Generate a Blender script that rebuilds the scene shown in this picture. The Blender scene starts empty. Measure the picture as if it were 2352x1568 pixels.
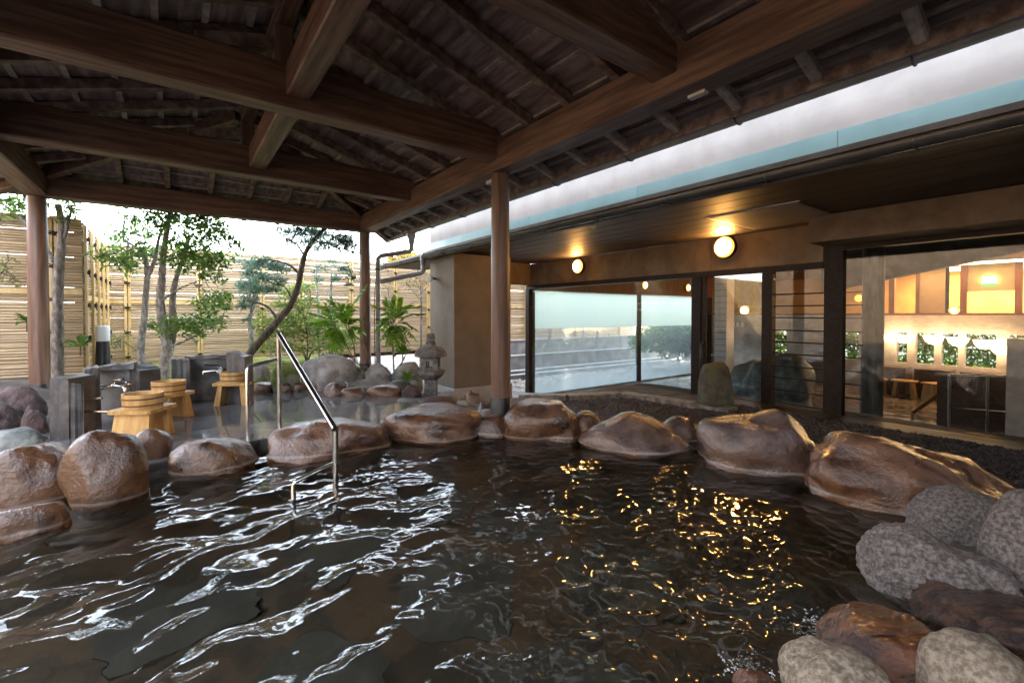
import bpy, bmesh, math, random
import numpy as np
from mathutils import Vector, Matrix, noise, Quaternion
random.seed(7)
scn = bpy.context.scene
COL = scn.collection
# ------------------------------------------------------------------ camera
FPX, YAW, PITCH, CY, CX, EYE = 1042.65, 0.63983, -0.01697, 740.49, 1176.0, 1.10
cam = bpy.data.cameras.new('camera'); camo = bpy.data.objects.new('camera', cam); COL.objects.link(camo)
cam.sensor_width = 36.0; cam.lens = FPX / 2352.0 * 36.0
cam.shift_y = -(784.0 - CY) / 2352.0
cam.clip_start = 0.05; cam.clip_end = 2000
camo.location = (0, 0, EYE); camo.rotation_euler = (math.pi / 2 + PITCH, 0, -YAW)
scn.camera = camo
# ------------------------------------------------------------------ sky, sun, exposure
SUN_EL, SUN_AZ = math.radians(24), math.radians(140)      # azimuth clockwise from +Y: the sun stands behind the bathhouse
w = bpy.data.worlds.new('World'); scn.world = w; w.use_nodes = True
nt = w.node_tree; nt.nodes.clear()
sky = nt.nodes.new('ShaderNodeTexSky'); sky.sky_type = 'NISHITA'; sky.sun_disc = False
sky.sun_elevation = SUN_EL; sky.sun_rotation = SUN_AZ
sky.air_density = 1.0; sky.dust_density = 1.2; sky.ozone_density = 1.0
hs = nt.nodes.new('ShaderNodeHueSaturation'); hs.inputs['Saturation'].default_value = 0.45
bg = nt.nodes.new('ShaderNodeBackground'); bg.inputs['Strength'].default_value = 0.15
wo = nt.nodes.new('ShaderNodeOutputWorld')
nt.links.new(sky.outputs[0], hs.inputs['Color']); nt.links.new(hs.outputs[0], bg.inputs['Color']); nt.links.new(bg.outputs[0], wo.inputs['Surface'])
sl = bpy.data.lights.new('sun', 'SUN'); sl.energy = 2.0; sl.angle = math.radians(0.6); sl.color = (1.0, .9, .75)
so = bpy.data.objects.new('sun', sl); COL.objects.link(so)
sd = Vector((math.sin(SUN_AZ) * math.cos(SUN_EL), math.cos(SUN_AZ) * math.cos(SUN_EL), math.sin(SUN_EL)))
so.rotation_euler = sd.to_track_quat('Z', 'Y').to_euler(); so.location = sd * 60
scn.view_settings.view_transform = 'Standard'; scn.view_settings.look = 'None'
scn.view_settings.exposure = 4.5; scn.view_settings.gamma = 1.0; scn.view_settings.use_curve_mapping = False
scn.cycles.max_bounces = 14; scn.cycles.diffuse_bounces = 6; scn.cycles.glossy_bounces = 6
scn.cycles.transmission_bounces = 8; scn.cycles.transparent_max_bounces = 24
scn.cycles.use_denoising = True; scn.cycles.sample_clamp_indirect = 8.0
scn.cycles.caustics_reflective = True; scn.cycles.caustics_refractive = True; scn.cycles.blur_glossy = .5

# ------------------------------------------------------------------ survey helpers: sight lines from the camera station to planes of the place
_fw = Vector((math.sin(YAW) * math.cos(PITCH), math.cos(YAW) * math.cos(PITCH), math.sin(PITCH)))
_r = Vector((math.cos(YAW), -math.sin(YAW), 0)); _u = _r.cross(_fw); EYEV = Vector((0, 0, EYE))
def ray(x, y): return _fw + _r * ((x - CX) / FPX) - _u * ((y - CY) / FPX)
def G(x, y, z=0.0):
    d = ray(x, y); return EYEV + d * ((z - EYE) / d.z)
def XP(x, y, X):
    d = ray(x, y); return EYEV + d * (X / d.x)
def YP(x, y, Y):
    d = ray(x, y); return EYEV + d * (Y / d.y)
def DP(x, y, t): return EYEV + ray(x, y) * t
def depth(p): return (Vector(p) - EYEV).dot(_fw)

# ------------------------------------------------------------------ mesh helpers
class MB:
    def __init__(s): s.v = []; s.f = []
    def add(s, vs, fs):
        o = len(s.v); s.v.extend([tuple(p) for p in vs]); s.f.extend([tuple(i + o for i in f) for f in fs]); return s
    def box(s, x0, y0, z0, x1, y1, z1):
        return s.add([(x0,y0,z0),(x1,y0,z0),(x1,y1,z0),(x0,y1,z0),(x0,y0,z1),(x1,y0,z1),(x1,y1,z1),(x0,y1,z1)],
                     [(0,3,2,1),(4,5,6,7),(0,1,5,4),(1,2,6,5),(2,3,7,6),(3,0,4,7)])
    def hexa(s, b, t):      # bottom and top quads
        return s.add(list(b) + list(t), [(0,3,2,1),(4,5,6,7),(0,1,5,4),(1,2,6,5),(2,3,7,6),(3,0,4,7)])
    def bar(s, p0, p1, wd, ht, up=(0,0,1), ch=0.0):
        p0, p1 = Vector(p0), Vector(p1); d = (p1 - p0).normalized(); up = Vector(up)
        sd_ = d.cross(up).normalized(); u2 = sd_.cross(d)
        a, b = wd / 2, ht / 2
        if ch > 0:
            prof = [(-a+ch,-b),(a-ch,-b),(a,-b+ch),(a,b-ch),(a-ch,b),(-a+ch,b),(-a,b-ch),(-a,-b+ch)]
        else: prof = [(-a,-b),(a,-b),(a,b),(-a,b)]
        n = len(prof)
        vs = [p + sd_ * q[0] + u2 * q[1] for p in (p0, p1) for q in prof]
        fs = [(i, (i+1) % n, n + (i+1) % n, n + i) for i in range(n)] + [tuple(range(n))[::-1], tuple(range(n, 2*n))]
        return s.add(vs, fs)
    def tube(s, pts, rad, seg=10, cap=True):
        pts = [Vector(p) for p in pts]; n = len(pts)
        if not hasattr(rad, '__len__'): rad = [rad] * n
        vs, fs = [], []; prev = None
        for i, p in enumerate(pts):
            t = (pts[min(i+1, n-1)] - pts[max(i-1, 0)]).normalized()
            if prev is None:
                a = Vector((0,0,1)) if abs(t.z) < .9 else Vector((1,0,0)); nrm = t.cross(a).normalized()
            else:
                nrm = prev - t * prev.dot(t)
                nrm = nrm.normalized() if nrm.length > 1e-6 else t.orthogonal().normalized()
            prev = nrm; b = t.cross(nrm)
            for k in range(seg):
                an = 2 * math.pi * k / seg
                vs.append(p + (nrm * math.cos(an) + b * math.sin(an)) * rad[i])
        for i in range(n - 1):
            for k in range(seg):
                fs.append((i*seg+k, i*seg+(k+1) % seg, (i+1)*seg+(k+1) % seg, (i+1)*seg+k))
        if cap: fs += [tuple(range(seg))[::-1], tuple(range((n-1)*seg, n*seg))]
        return s.add(vs, fs)
    def lathe(s, prof, c=(0,0,0), seg=24, ang0=0.0):
        vs, fs = [], []; n = len(prof)
        for (r_, z_) in prof:
            for k in range(seg):
                a = ang0 + 2 * math.pi * k / seg; vs.append((c[0] + r_*math.cos(a), c[1] + r_*math.sin(a), c[2] + z_))
        for i in range(n - 1):
            for k in range(seg): fs.append((i*seg+k, i*seg+(k+1) % seg, (i+1)*seg+(k+1) % seg, (i+1)*seg+k))
        fs += [tuple(range(seg))[::-1], tuple(range((n-1)*seg, n*seg))]
        return s.add(vs, fs)
    def prism(s, poly, z0, z1):
        n = len(poly)
        vs = [(p[0], p[1], z0) for p in poly] + [(p[0], p[1], z1) for p in poly]
        return s.add(vs, [tuple(range(n))[::-1], tuple(range(n, 2*n))] + [(i, (i+1) % n, n+(i+1) % n, n+i) for i in range(n)])
    def mesh(s, name, smooth=False):
        m = bpy.data.meshes.new(name); m.from_pydata(s.v, [], s.f); m.update()
        bm = bmesh.new(); bm.from_mesh(m); bmesh.ops.recalc_face_normals(bm, faces=bm.faces); bm.to_mesh(m); bm.free()
        if smooth:
            m.shade_smooth() if hasattr(m, 'shade_smooth') else None
        return m
def set_auto(m, ang=40):
    m.shade_smooth()
    try: m.set_sharp_from_angle(angle=math.radians(ang))
    except Exception: pass
def mk(name, src, mat, parent=None, smooth=0, loc=None):
    m = src if isinstance(src, bpy.types.Mesh) else src.mesh(name)
    if smooth and not isinstance(src, bpy.types.Mesh): set_auto(m, smooth)
    if mat is not None and not m.materials: m.materials.append(mat)
    o = bpy.data.objects.new(name, m); COL.objects.link(o)
    if loc is not None: o.location = loc
    if parent is not None: setpar(o, parent)
    return o
def wloc(o):
    l = Vector(o.location)
    return l + (wloc(o.parent) - 0*l) + o.matrix_parent_inverse.to_translation() if o.parent else l
def setpar(o, par):
    o.parent = par; o.matrix_parent_inverse = Matrix.Translation(-wloc(par))
def tag(o, label, cat, group=None, kind=None):
    if label: o['label'] = label
    if cat: o['category'] = cat
    if group: o['group'] = group
    if kind: o['kind'] = kind
    return o
def thing(name, label, cat, loc=(0,0,0), group=None):
    o = bpy.data.objects.new(name, None); COL.objects.link(o); o.location = loc; o.empty_display_size = .1
    return tag(o, label, cat, group)
def copy_tree(root, loc, label=None, rotz=0.0):
    r2 = root.copy(); COL.objects.link(r2); r2.location = loc; r2.rotation_euler = (0, 0, rotz)
    if label: r2['label'] = label
    for c in root.children:
        c2 = c.copy(); COL.objects.link(c2); c2.parent = r2; c2.matrix_parent_inverse = c.matrix_parent_inverse.copy()
        for g in c.children:
            g2 = g.copy(); COL.objects.link(g2); g2.parent = c2; g2.matrix_parent_inverse = g.matrix_parent_inverse.copy()
    return r2

# ------------------------------------------------------------------ materials
def newmat(name):
    m = bpy.data.materials.new(name); m.use_nodes = True; t = m.node_tree
    b = t.nodes['Principled BSDF']; return m, t, b
def N(t, typ, **kw):
    n = t.nodes.new(typ)
    for k, v in kw.items(): setattr(n, k, v)
    return n
def M(name, c1, c2=None, scale=6.0, stretch=(1,1,1), rough=.6, r2=None, bump=0.0, bscale=40.0, bdist=.01, coat=0.0, metal=0.0, rnd=0.0, detail=5, spec=.5, c3=None, c3scale=2.0, c3lo=.5, c3hi=.65, trans=0.0, rotz=0.0, tide=None, fine=0.0, fscale=60.0, coatr=.12):
    m, t, b = newmat(name); L = t.links.new
    tc = N(t, 'ShaderNodeTexCoord'); mp = N(t, 'ShaderNodeMapping'); mp.inputs['Scale'].default_value = stretch
    vsrc = tc.outputs['Object']
    if rotz:
        mr0 = N(t, 'ShaderNodeMapping'); mr0.inputs['Rotation'].default_value = (0, 0, rotz); L(vsrc, mr0.inputs['Vector']); vsrc = mr0.outputs[0]
    L(vsrc, mp.inputs['Vector']); vec = mp.outputs[0]
    if rnd > 0:
        oi = N(t, 'ShaderNodeObjectInfo'); ad = N(t, 'ShaderNodeVectorMath', operation='ADD'); cb = N(t, 'ShaderNodeCombineXYZ')
        mu = N(t, 'ShaderNodeMath', operation='MULTIPLY'); mu.inputs[1].default_value = 37.0
        L(oi.outputs['Random'], mu.inputs[0])
        for i in range(3): L(mu.outputs[0], cb.inputs[i])
        L(vec, ad.inputs[0]); L(cb.outputs[0], ad.inputs[1]); vec = ad.outputs[0]
    c2 = c2 or c1
    nz = N(t, 'ShaderNodeTexNoise'); nz.inputs['Scale'].default_value = scale; nz.inputs['Detail'].default_value = detail; nz.inputs['Roughness'].default_value = .6
    L(vec, nz.inputs['Vector'])
    rp = N(t, 'ShaderNodeValToRGB'); rp.color_ramp.elements[0].position = .40; rp.color_ramp.elements[1].position = .62
    rp.color_ramp.elements[0].color = (*c1, 1); rp.color_ramp.elements[1].color = (*c2, 1)
    L(nz.outputs['Fac'], rp.inputs[0]); col = rp.outputs[0]
    if c3:
        n3 = N(t, 'ShaderNodeTexNoise'); n3.inputs['Scale'].default_value = c3scale; n3.inputs['Detail'].default_value = 8; n3.inputs['Roughness'].default_value = .7; L(vec, n3.inputs['Vector'])
        mr = N(t, 'ShaderNodeMapRange'); mr.inputs[1].default_value = c3lo; mr.inputs[2].default_value = c3hi; L(n3.outputs['Fac'], mr.inputs[0])
        mx = N(t, 'ShaderNodeMix', data_type='RGBA'); L(mr.outputs[0], mx.inputs[0]); L(col, mx.inputs[6]); mx.inputs[7].default_value = (*c3, 1); col = mx.outputs[2]
    if rnd > 0:
        hv = N(t, 'ShaderNodeHueSaturation'); m2 = N(t, 'ShaderNodeMapRange'); m2.inputs[3].default_value = 1 - rnd; m2.inputs[4].default_value = 1 + rnd
        L(oi.outputs['Random'], m2.inputs[0]); L(m2.outputs[0], hv.inputs['Value']); L(col, hv.inputs['Color']); col = hv.outputs[0]
    if tide:      # pale mineral line left by the water just above its level
        ge = N(t, 'ShaderNodeNewGeometry'); sp = N(t, 'ShaderNodeSeparateXYZ'); L(ge.outputs['Position'], sp.inputs[0])
        nt_ = N(t, 'ShaderNodeTexNoise'); nt_.inputs['Scale'].default_value = 3.0; nt_.inputs['Detail'].default_value = 6; L(ge.outputs['Position'], nt_.inputs['Vector'])
        a1 = N(t, 'ShaderNodeMath', operation='MULTIPLY_ADD'); L(nt_.outputs['Fac'], a1.inputs[0]); a1.inputs[1].default_value = -.05; L(sp.outputs['Z'], a1.inputs[2])
        a2 = N(t, 'ShaderNodeMath', operation='ADD'); L(a1.outputs[0], a2.inputs[0]); a2.inputs[1].default_value = .092
        a3 = N(t, 'ShaderNodeMath', operation='ABSOLUTE'); L(a2.outputs[0], a3.inputs[0])
        a4 = N(t, 'ShaderNodeMapRange'); a4.inputs[1].default_value = .003; a4.inputs[2].default_value = .014; a4.inputs[3].default_value = .75; a4.inputs[4].default_value = 0; L(a3.outputs[0], a4.inputs[0])
        a5 = N(t, 'ShaderNodeMath', operation='MULTIPLY'); L(a4.outputs[0], a5.inputs[0]); L(nt_.outputs['Fac'], a5.inputs[1])
        mt_ = N(t, 'ShaderNodeMix', data_type='RGBA'); L(a5.outputs[0], mt_.inputs[0]); L(col, mt_.inputs[6]); mt_.inputs[7].default_value = (*tide, 1); col = mt_.outputs[2]
    L(col, b.inputs['Base Color']); b.inputs['Metallic'].default_value = metal
    b.inputs['Specular IOR Level'].default_value = spec
    if r2 is not None:
        mr = N(t, 'ShaderNodeMapRange'); mr.inputs[1].default_value = .35; mr.inputs[2].default_value = .65; mr.inputs[3].default_value = rough; mr.inputs[4].default_value = r2
        n2 = N(t, 'ShaderNodeTexNoise'); n2.inputs['Scale'].default_value = scale * .7; n2.inputs['Detail'].default_value = 6; L(vec, n2.inputs['Vector'])
        L(n2.outputs['Fac'], mr.inputs[0]); L(mr.outputs[0], b.inputs['Roughness'])
    else: b.inputs['Roughness'].default_value = rough
    b.inputs['Coat Weight'].default_value = coat; b.inputs['Coat Roughness'].default_value = coatr
    if bump > 0:
        nb = N(t, 'ShaderNodeTexNoise'); nb.inputs['Scale'].default_value = bscale; nb.inputs['Detail'].default_value = 8; nb.inputs['Roughness'].default_value = .65; L(vec, nb.inputs['Vector'])
        bp = N(t, 'ShaderNodeBump'); bp.inputs['Strength'].default_value = bump; bp.inputs['Distance'].default_value = bdist
        L(nb.outputs['Fac'], bp.inputs['Height'])
        if fine > 0:
            nf = N(t, 'ShaderNodeTexNoise'); nf.inputs['Scale'].default_value = fscale; nf.inputs['Detail'].default_value = 6; nf.inputs['Roughness'].default_value = .7; L(vec, nf.inputs['Vector'])
            b2 = N(t, 'ShaderNodeBump'); b2.inputs['Strength'].default_value = fine; b2.inputs['Distance'].default_value = .008; L(nf.outputs['Fac'], b2.inputs['Height']); L(bp.outputs[0], b2.inputs['Normal']); bp = b2
        L(bp.outputs[0], b.inputs['Normal'])
        if coat > 0: L(bp.outputs[0], b.inputs['Coat Normal'])
    if trans > 0:
        tr = N(t, 'ShaderNodeBsdfTranslucent'); L(col, tr.inputs[0]); ms = N(t, 'ShaderNodeMixShader'); ms.inputs[0].default_value = trans
        out = t.nodes['Material Output']; L(b.outputs[0], ms.inputs[1]); L(tr.outputs[0], ms.inputs[2]); L(ms.outputs[0], out.inputs[0])
    return m
def EM(name, col, st):
    m, t, b = newmat(name); b.inputs['Base Color'].default_value = (.9,.85,.75,1); b.inputs['Emission Color'].default_value = (*col, 1); b.inputs['Emission Strength'].default_value = st; b.inputs['Roughness'].default_value = .3
    return m

WOODX = M('beam_wood_across', (.08,.039,.025), (.175,.1,.068), 7, (.25,4,4), .42, .6, .25, 30, .004, rnd=.12)
WOODY = M('beam_wood_along', (.08,.039,.025), (.175,.1,.068), 7, (4,.25,4), .42, .6, .25, 30, .004, rnd=.12)
WOODZ = M('post_wood', (.105,.052,.035), (.19,.105,.072), 6, (3,3,.22), .38, .5, .2, 30, .003, c3=(.24,.18,.145), c3scale=1.5, c3lo=.55, c3hi=.75)
RAFT = M('rafter_wood', (.10,.06,.048), (.24,.17,.14), 6, (2,2,2), .6, None, .2, 40, .003, rnd=.15)
RTAIL = M('lit_rafter_tail', (.26,.22,.2), (.42,.37,.34), 8, (2,2,2), .65, None, .3, 50, .003, rnd=.15)  # paler than the inner rafters: light on the tails put into the colour
LATH = M('roof_lath', (.2,.15,.13), (.34,.27,.24), 6, (2,2,2), .6, None, .2, 40, .003, rnd=.15)
BOARD = M('roof_board_wood', (.10,.065,.062), (.24,.17,.165), 5, (3,.4,3), .6, None, .15, 40, .003, rnd=.25)
TILE = M('roof_covering', (.06,.06,.065), (.09,.09,.095), 8, rough=.5)
CUFF = M('black_cuff', (.012,.012,.013), (.03,.03,.03), 12, rough=.45)
PIPE = M('gutter_grey', (.2,.195,.2), (.28,.27,.275), 4, rough=.38, rnd=.05)
DARKG = M('dark_gutter', (.04,.04,.043), (.06,.06,.065), 4, rough=.25)
WIRE = M('bracket_iron', (.05,.06,.07), (.09,.1,.11), 20, rough=.5, metal=.6)
STEEL = M('brushed_steel', (.58,.56,.53), (.62,.6,.57), 3, rough=.2, metal=1.0)
CHROME = M('chrome', (.75,.76,.78), None, 10, rough=.08, metal=1.0)

ROCKB = M('wet_brown_stone', (.055,.023,.012), (.21,.098,.045), 3.0, rough=.05, r2=.3, bump=.55, bscale=4.5, bdist=.07, coat=.75, coatr=.07, rnd=.2, detail=12, c3=(.032,.015,.009), c3scale=3.0, c3lo=.52, c3hi=.66, tide=(.42,.38,.34), fine=.22, fscale=45)
ROCKR = M('wet_red_stone', (.05,.017,.008), (.17,.06,.024), 3, (1.5,6,4), .05, .16, .8, 3, .05, rotz=YAW, coat=1.0, rnd=.1, detail=8)
FLOWR = M('water_run_stone', (.04,.016,.009), (.15,.068,.035), 4, (1.5,9,6), .05, .15, 1.0, 5, .07, coat=1.0, fine=.6, fscale=14, detail=10, rotz=YAW)
ROCKP = M('wet_mauve_stone', (.06,.037,.031), (.17,.112,.095), 3.0, rough=.06, r2=.3, bump=.55, bscale=4.5, bdist=.07, coat=.7, coatr=.07, rnd=.1, detail=12, c3=(.13,.06,.028), c3scale=2.4, c3lo=.5, c3hi=.66, tide=(.42,.39,.37), fine=.22, fscale=45)
GRAN = M('grey_granite', (.10,.083,.076), (.29,.262,.25), 62, rough=.6, r2=.85, bump=.95, bscale=30, bdist=.03, rnd=.08, detail=12, c3=(.13,.085,.072), c3scale=20, c3lo=.54, c3hi=.7)
GRANB = M('beige_granite', (.17,.13,.09), (.37,.315,.245), 60, rough=.65, r2=.85, bump=.8, bscale=45, bdist=.012, rnd=.08, detail=12, c3=(.15,.105,.07), c3scale=16, c3lo=.54, c3hi=.7)
GARD = M('garden_stone', (.16,.145,.135), (.34,.32,.3), 6, rough=.7, bump=.7, bscale=14, bdist=.03, rnd=.15, detail=9, c3=(.09,.12,.03), c3scale=3, c3lo=.56, c3hi=.66)
LAVA = M('dark_lava_stone', (.03,.017,.016), (.09,.05,.048), 9, rough=.35, r2=.65, bump=.9, bscale=22, bdist=.03, rnd=.2, detail=10)
GREENST = M('greenish_stone', (.09,.1,.09), (.22,.23,.21), 8, rough=.45, bump=.7, bscale=14, bdist=.02, detail=9)
MOSSST = M('mossy_stone', (.07,.1,.02), (.2,.24,.05), 9, rough=.9, bump=.7, bscale=40, bdist=.02, c3=(.2,.19,.17), c3scale=2.5, c3lo=.5, c3hi=.6)
SLAB = M('dark_cut_stone', (.055,.05,.05), (.14,.13,.125), 5, rough=.35, r2=.6, bump=.4, bscale=30, bdist=.006, rnd=.1, c3=(.03,.027,.027), c3scale=2, c3lo=.5, c3hi=.7)
FLOORT = M('wet_floor_tile', (.10,.105,.11), (.16,.162,.165), 5, rough=.03, r2=.14, bump=.12, bscale=14, bdist=.004, rnd=.1)
GROUT = M('floor_joint', (.05,.05,.05), (.07,.07,.07), 8, rough=.6)
LANT = M('lantern_stone', (.10,.092,.088), (.2,.19,.18), 18, rough=.8, bump=.6, bscale=60, bdist=.006, detail=9)
CONC = M('concrete', (.15,.147,.144), (.25,.243,.236), 3, rough=.8, bump=.2, bscale=30, bdist=.004, c3=(.14,.135,.13), c3scale=1.2, c3lo=.52, c3hi=.75)
POOLF = M('pool_floor_stone', (.035,.03,.022), (.11,.078,.048), 3, rough=.7, bump=.4, bscale=12, bdist=.01, rnd=.2, c3=(.05,.03,.015), c3scale=3)
POOLS = M('pool_slab_stone', (.042,.046,.041), (.075,.076,.066), 4, rough=.6, bump=.3, bscale=20, bdist=.006, rnd=.15)
HINOKI = M('cypress_wood', (.46,.25,.075), (.6,.37,.14), 7, (3,3,.35), .35, .5, .12, 40, .002, rnd=.08, c3=(.34,.17,.05), c3scale=3, c3lo=.52, c3hi=.75)
HOOP = M('copper_hoop', (.09,.045,.03), (.14,.07,.045), 20, rough=.4)
BAMB = M('bamboo_slat', (.37,.265,.15), (.48,.365,.225), 3, (.4,.4,3), .48, None, .08, 60, .002, rnd=.22, trans=.1)
BACKB = M('fence_backing', (.26,.17,.085), (.36,.25,.135), 4, (.4,.4,3), .6, rnd=.1)
BAMP = M('bamboo_batten', (.42,.28,.1), (.54,.38,.17), 5, (2,2,.3), .42, rnd=.06)
CORD = M('black_palm_cord', (.008,.008,.009), (.02,.02,.02), 60, rough=.9, bump=.5, bscale=200)
FRAME = M('bronze_frame', (.014,.008,.006), (.026,.016,.012), 20, rough=.5, spec=.2)
CREAM = M('cream_render', (.235,.202,.176), (.27,.233,.204), 3, rough=.85, bump=.25, bscale=150, bdist=.003, c3=(.2,.168,.14), c3scale=2.5, c3lo=.56, c3hi=.85)
TEAL = M('teal_flashing', (.16,.255,.25), (.19,.29,.285), 2, rough=.32, r2=.45, rnd=.04, c3=(.22,.33,.32), c3scale=3, c3lo=.58, c3hi=.75)
BROWNW = M('brown_wall', (.15,.1,.062), (.21,.15,.098), 4, rough=.75, bump=.15, bscale=120, bdist=.002, c3=(.1,.068,.045), c3scale=1.8, c3lo=.52, c3hi=.75)
BEIGEW = M('pillar_render', (.17,.135,.1), (.205,.165,.125), 3, rough=.85, bump=.2, bscale=150, bdist=.002)
SOFF = M('soffit_board', (.036,.024,.018), (.07,.049,.038), 5, (4,.3,1), .55, rnd=.3)
DARKW = M('dark_wall', (.05,.038,.028), (.085,.065,.05), 4, rough=.6)
MOSS = M('moss', (.1,.14,.02), (.27,.3,.06), 5, rough=.95, bump=.8, bscale=60, bdist=.03, c3=(.1,.075,.05), c3scale=1.2, c3lo=.5, c3hi=.62)
SOIL = M('garden_soil', (.07,.058,.047), (.15,.13,.11), 3, rough=.9, bump=.6, bscale=30, bdist=.02)
BARKD = M('dark_bark', (.05,.035,.028), (.14,.105,.085), 12, (2,2,.7), .85, None, .9, 35, .02)
BARKP = M('pale_bark', (.15,.13,.11), (.36,.33,.3), 14, (2,2,.8), .8, None, .9, 30, .02, c3=(.12,.1,.08), c3scale=3)
LEAFD = M('camellia_leaf', (.07,.15,.025), (.19,.31,.065), 3, rough=.3, trans=.6, coat=.2)
LEAFL = M('pale_leaf', (.13,.21,.03), (.27,.36,.07), 3, rough=.5, trans=.5)
LEAFM = M('mahonia_leaf', (.1,.22,.012), (.2,.36,.03), 3, rough=.35, trans=.5)
LEAFG = M('hedge_leaf', (.06,.14,.014), (.16,.28,.04), 3, rough=.5, trans=.5)
LEAFY = M('golden_leaf', (.16,.11,.015), (.3,.22,.05), 3, rough=.5, trans=.5)
PINE = M('pine_needle', (.07,.13,.08), (.15,.24,.135), 4, rough=.5, trans=.5)
STEM = M('green_stem', (.1,.07,.045), (.16,.12,.08), 10, rough=.7)
WHITEP = M('white_plastic', (.75,.76,.78), None, 5, rough=.35)
GREYP = M('pale_panel', (.42,.39,.37), (.46,.43,.41), 5, rough=.5)
BLACKM = M('black_metal', (.02,.02,.025), (.035,.035,.04), 10, rough=.4)
ORANGEW = M('ochre_plaster', (.6,.38,.13), (.66,.43,.17), 3, rough=.85)
CREAMW = M('ivory_plaster', (.55,.38,.2), (.6,.43,.24), 3, rough=.85)
REDW = M('reddish_timber', (.2,.07,.03), (.27,.1,.045), 6, (2,2,.3), .5)
TILEW = M('interior_tile', (.4,.36,.34), (.5,.46,.43), 6, rough=.35, rnd=.05)
FLOORI = M('interior_wet_floor', (.22,.16,.12), (.32,.24,.19), 5, rough=.08, r2=.25, bump=.1, bscale=20, bdist=.003)
DKST = M('dark_interior_stone', (.07,.045,.038), (.13,.085,.075), 14, rough=.3, bump=.2, bscale=60, bdist=.003)
GLOBE = EM('lamp_glass', (1.0, .48, .12), 9.5)
RIMG = EM('rim_glow', (1.0, .36, .04), .13)  # weak emission imitates the amber falloff of glow at the globe's edge
SCON = EM('sconce_glass', (1.0, .62, .3), .95)
WARMP = EM('warm_ceiling_light', (1.0, .64, .28), 1.6)
WARMF = EM('added_front_light', (1.0, .66, .34), .38)
GREENL = EM('exit_sign_green', (.02, .85, .35), .5)
WHITEL = EM('exit_sign_white', (.85, 1.0, .92), .7)

def glassmat(name, fog=False):
    m, t, b = newmat(name); t.nodes.remove(b); L = t.links.new; out = t.nodes['Material Output']
    lw = N(t, 'ShaderNodeLayerWeight'); lw.inputs['Blend'].default_value = .5; pw = N(t, 'ShaderNodeMath', operation='POWER'); L(lw.outputs['Facing'], pw.inputs[0]); pw.inputs[1].default_value = 5.0; fr = N(t, 'ShaderNodeMath', operation='MULTIPLY_ADD'); L(pw.outputs[0], fr.inputs[0]); fr.inputs[1].default_value = .95; fr.inputs[2].default_value = .045
    tr = N(t, 'ShaderNodeBsdfTransparent'); tr.inputs[0].default_value = (.93,.95,.95,1); gl = N(t, 'ShaderNodeBsdfGlossy'); gl.inputs['Roughness'].default_value = .005
    ms = N(t, 'ShaderNodeMixShader'); L(fr.outputs[0], ms.inputs[0]); L(tr.outputs[0], ms.inputs[1]); L(gl.outputs[0], ms.inputs[2])
    last = ms.outputs[0]
    if fog:
        tc = N(t, 'ShaderNodeTexCoord'); sp = N(t, 'ShaderNodeSeparateXYZ'); L(tc.outputs['Object'], sp.inputs[0])
        nz = N(t, 'ShaderNodeTexNoise'); nz.inputs['Scale'].default_value = .9; nz.inputs['Detail'].default_value = 6; L(tc.outputs['Object'], nz.inputs['Vector'])
        ad = N(t, 'ShaderNodeMath', operation='MULTIPLY_ADD'); L(nz.outputs['Fac'], ad.inputs[0]); ad.inputs[1].default_value = -.9; L(sp.outputs['Z'], ad.inputs[2])
        mr = N(t, 'ShaderNodeMapRange'); mr.inputs[1].default_value = -1.2; mr.inputs[2].default_value = -.5; mr.inputs[3].default_value = .65; mr.inputs[4].default_value = .1; L(ad.outputs[0], mr.inputs[0])
        tl = N(t, 'ShaderNodeBsdfTranslucent'); tl.inputs[0].default_value = (.5,.57,.57,1)
        m2 = N(t, 'ShaderNodeMixShader'); L(mr.outputs[0], m2.inputs[0]); L(last, m2.inputs[1]); L(tl.outputs[0], m2.inputs[2]); last = m2.outputs[0]
    L(last, out.inputs[0]); return m
PANE = glassmat('window_glass'); FOGP = glassmat('steamed_glass', True)
def frost():
    m, t, b = newmat('frosted_film'); t.nodes.remove(b); L = t.links.new
    tl = N(t, 'ShaderNodeBsdfTranslucent'); tl.inputs[0].default_value = (.6,.64,.58,1); df = N(t, 'ShaderNodeBsdfDiffuse'); df.inputs[0].default_value = (.7,.75,.73,1)
    ms = N(t, 'ShaderNodeMixShader'); ms.inputs[0].default_value = .1; L(tl.outputs[0], ms.inputs[1]); L(df.outputs[0], ms.inputs[2]); L(ms.outputs[0], t.nodes['Material Output'].inputs[0]); return m
FROST = frost()
def watermat():
    m, t, b = newmat('pool_water'); L = t.links.new
    b.inputs['Base Color'].default_value = (.82,.78,.66,1); b.inputs['Transmission Weight'].default_value = 1.0; b.inputs['IOR'].default_value = 1.333; b.inputs['Roughness'].default_value = 0.0
    tc = N(t, 'ShaderNodeTexCoord'); nz = N(t, 'ShaderNodeTexNoise'); nz.inputs['Scale'].default_value = 22; nz.inputs['Detail'].default_value = 3; L(tc.outputs['Object'], nz.inputs['Vector'])
    bp = N(t, 'ShaderNodeBump'); bp.inputs['Strength'].default_value = .05; bp.inputs['Distance'].default_value = .02; L(nz.outputs['Fac'], bp.inputs['Height']); L(bp.outputs[0], b.inputs['Normal'])
    return m
WATER = watermat()

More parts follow.
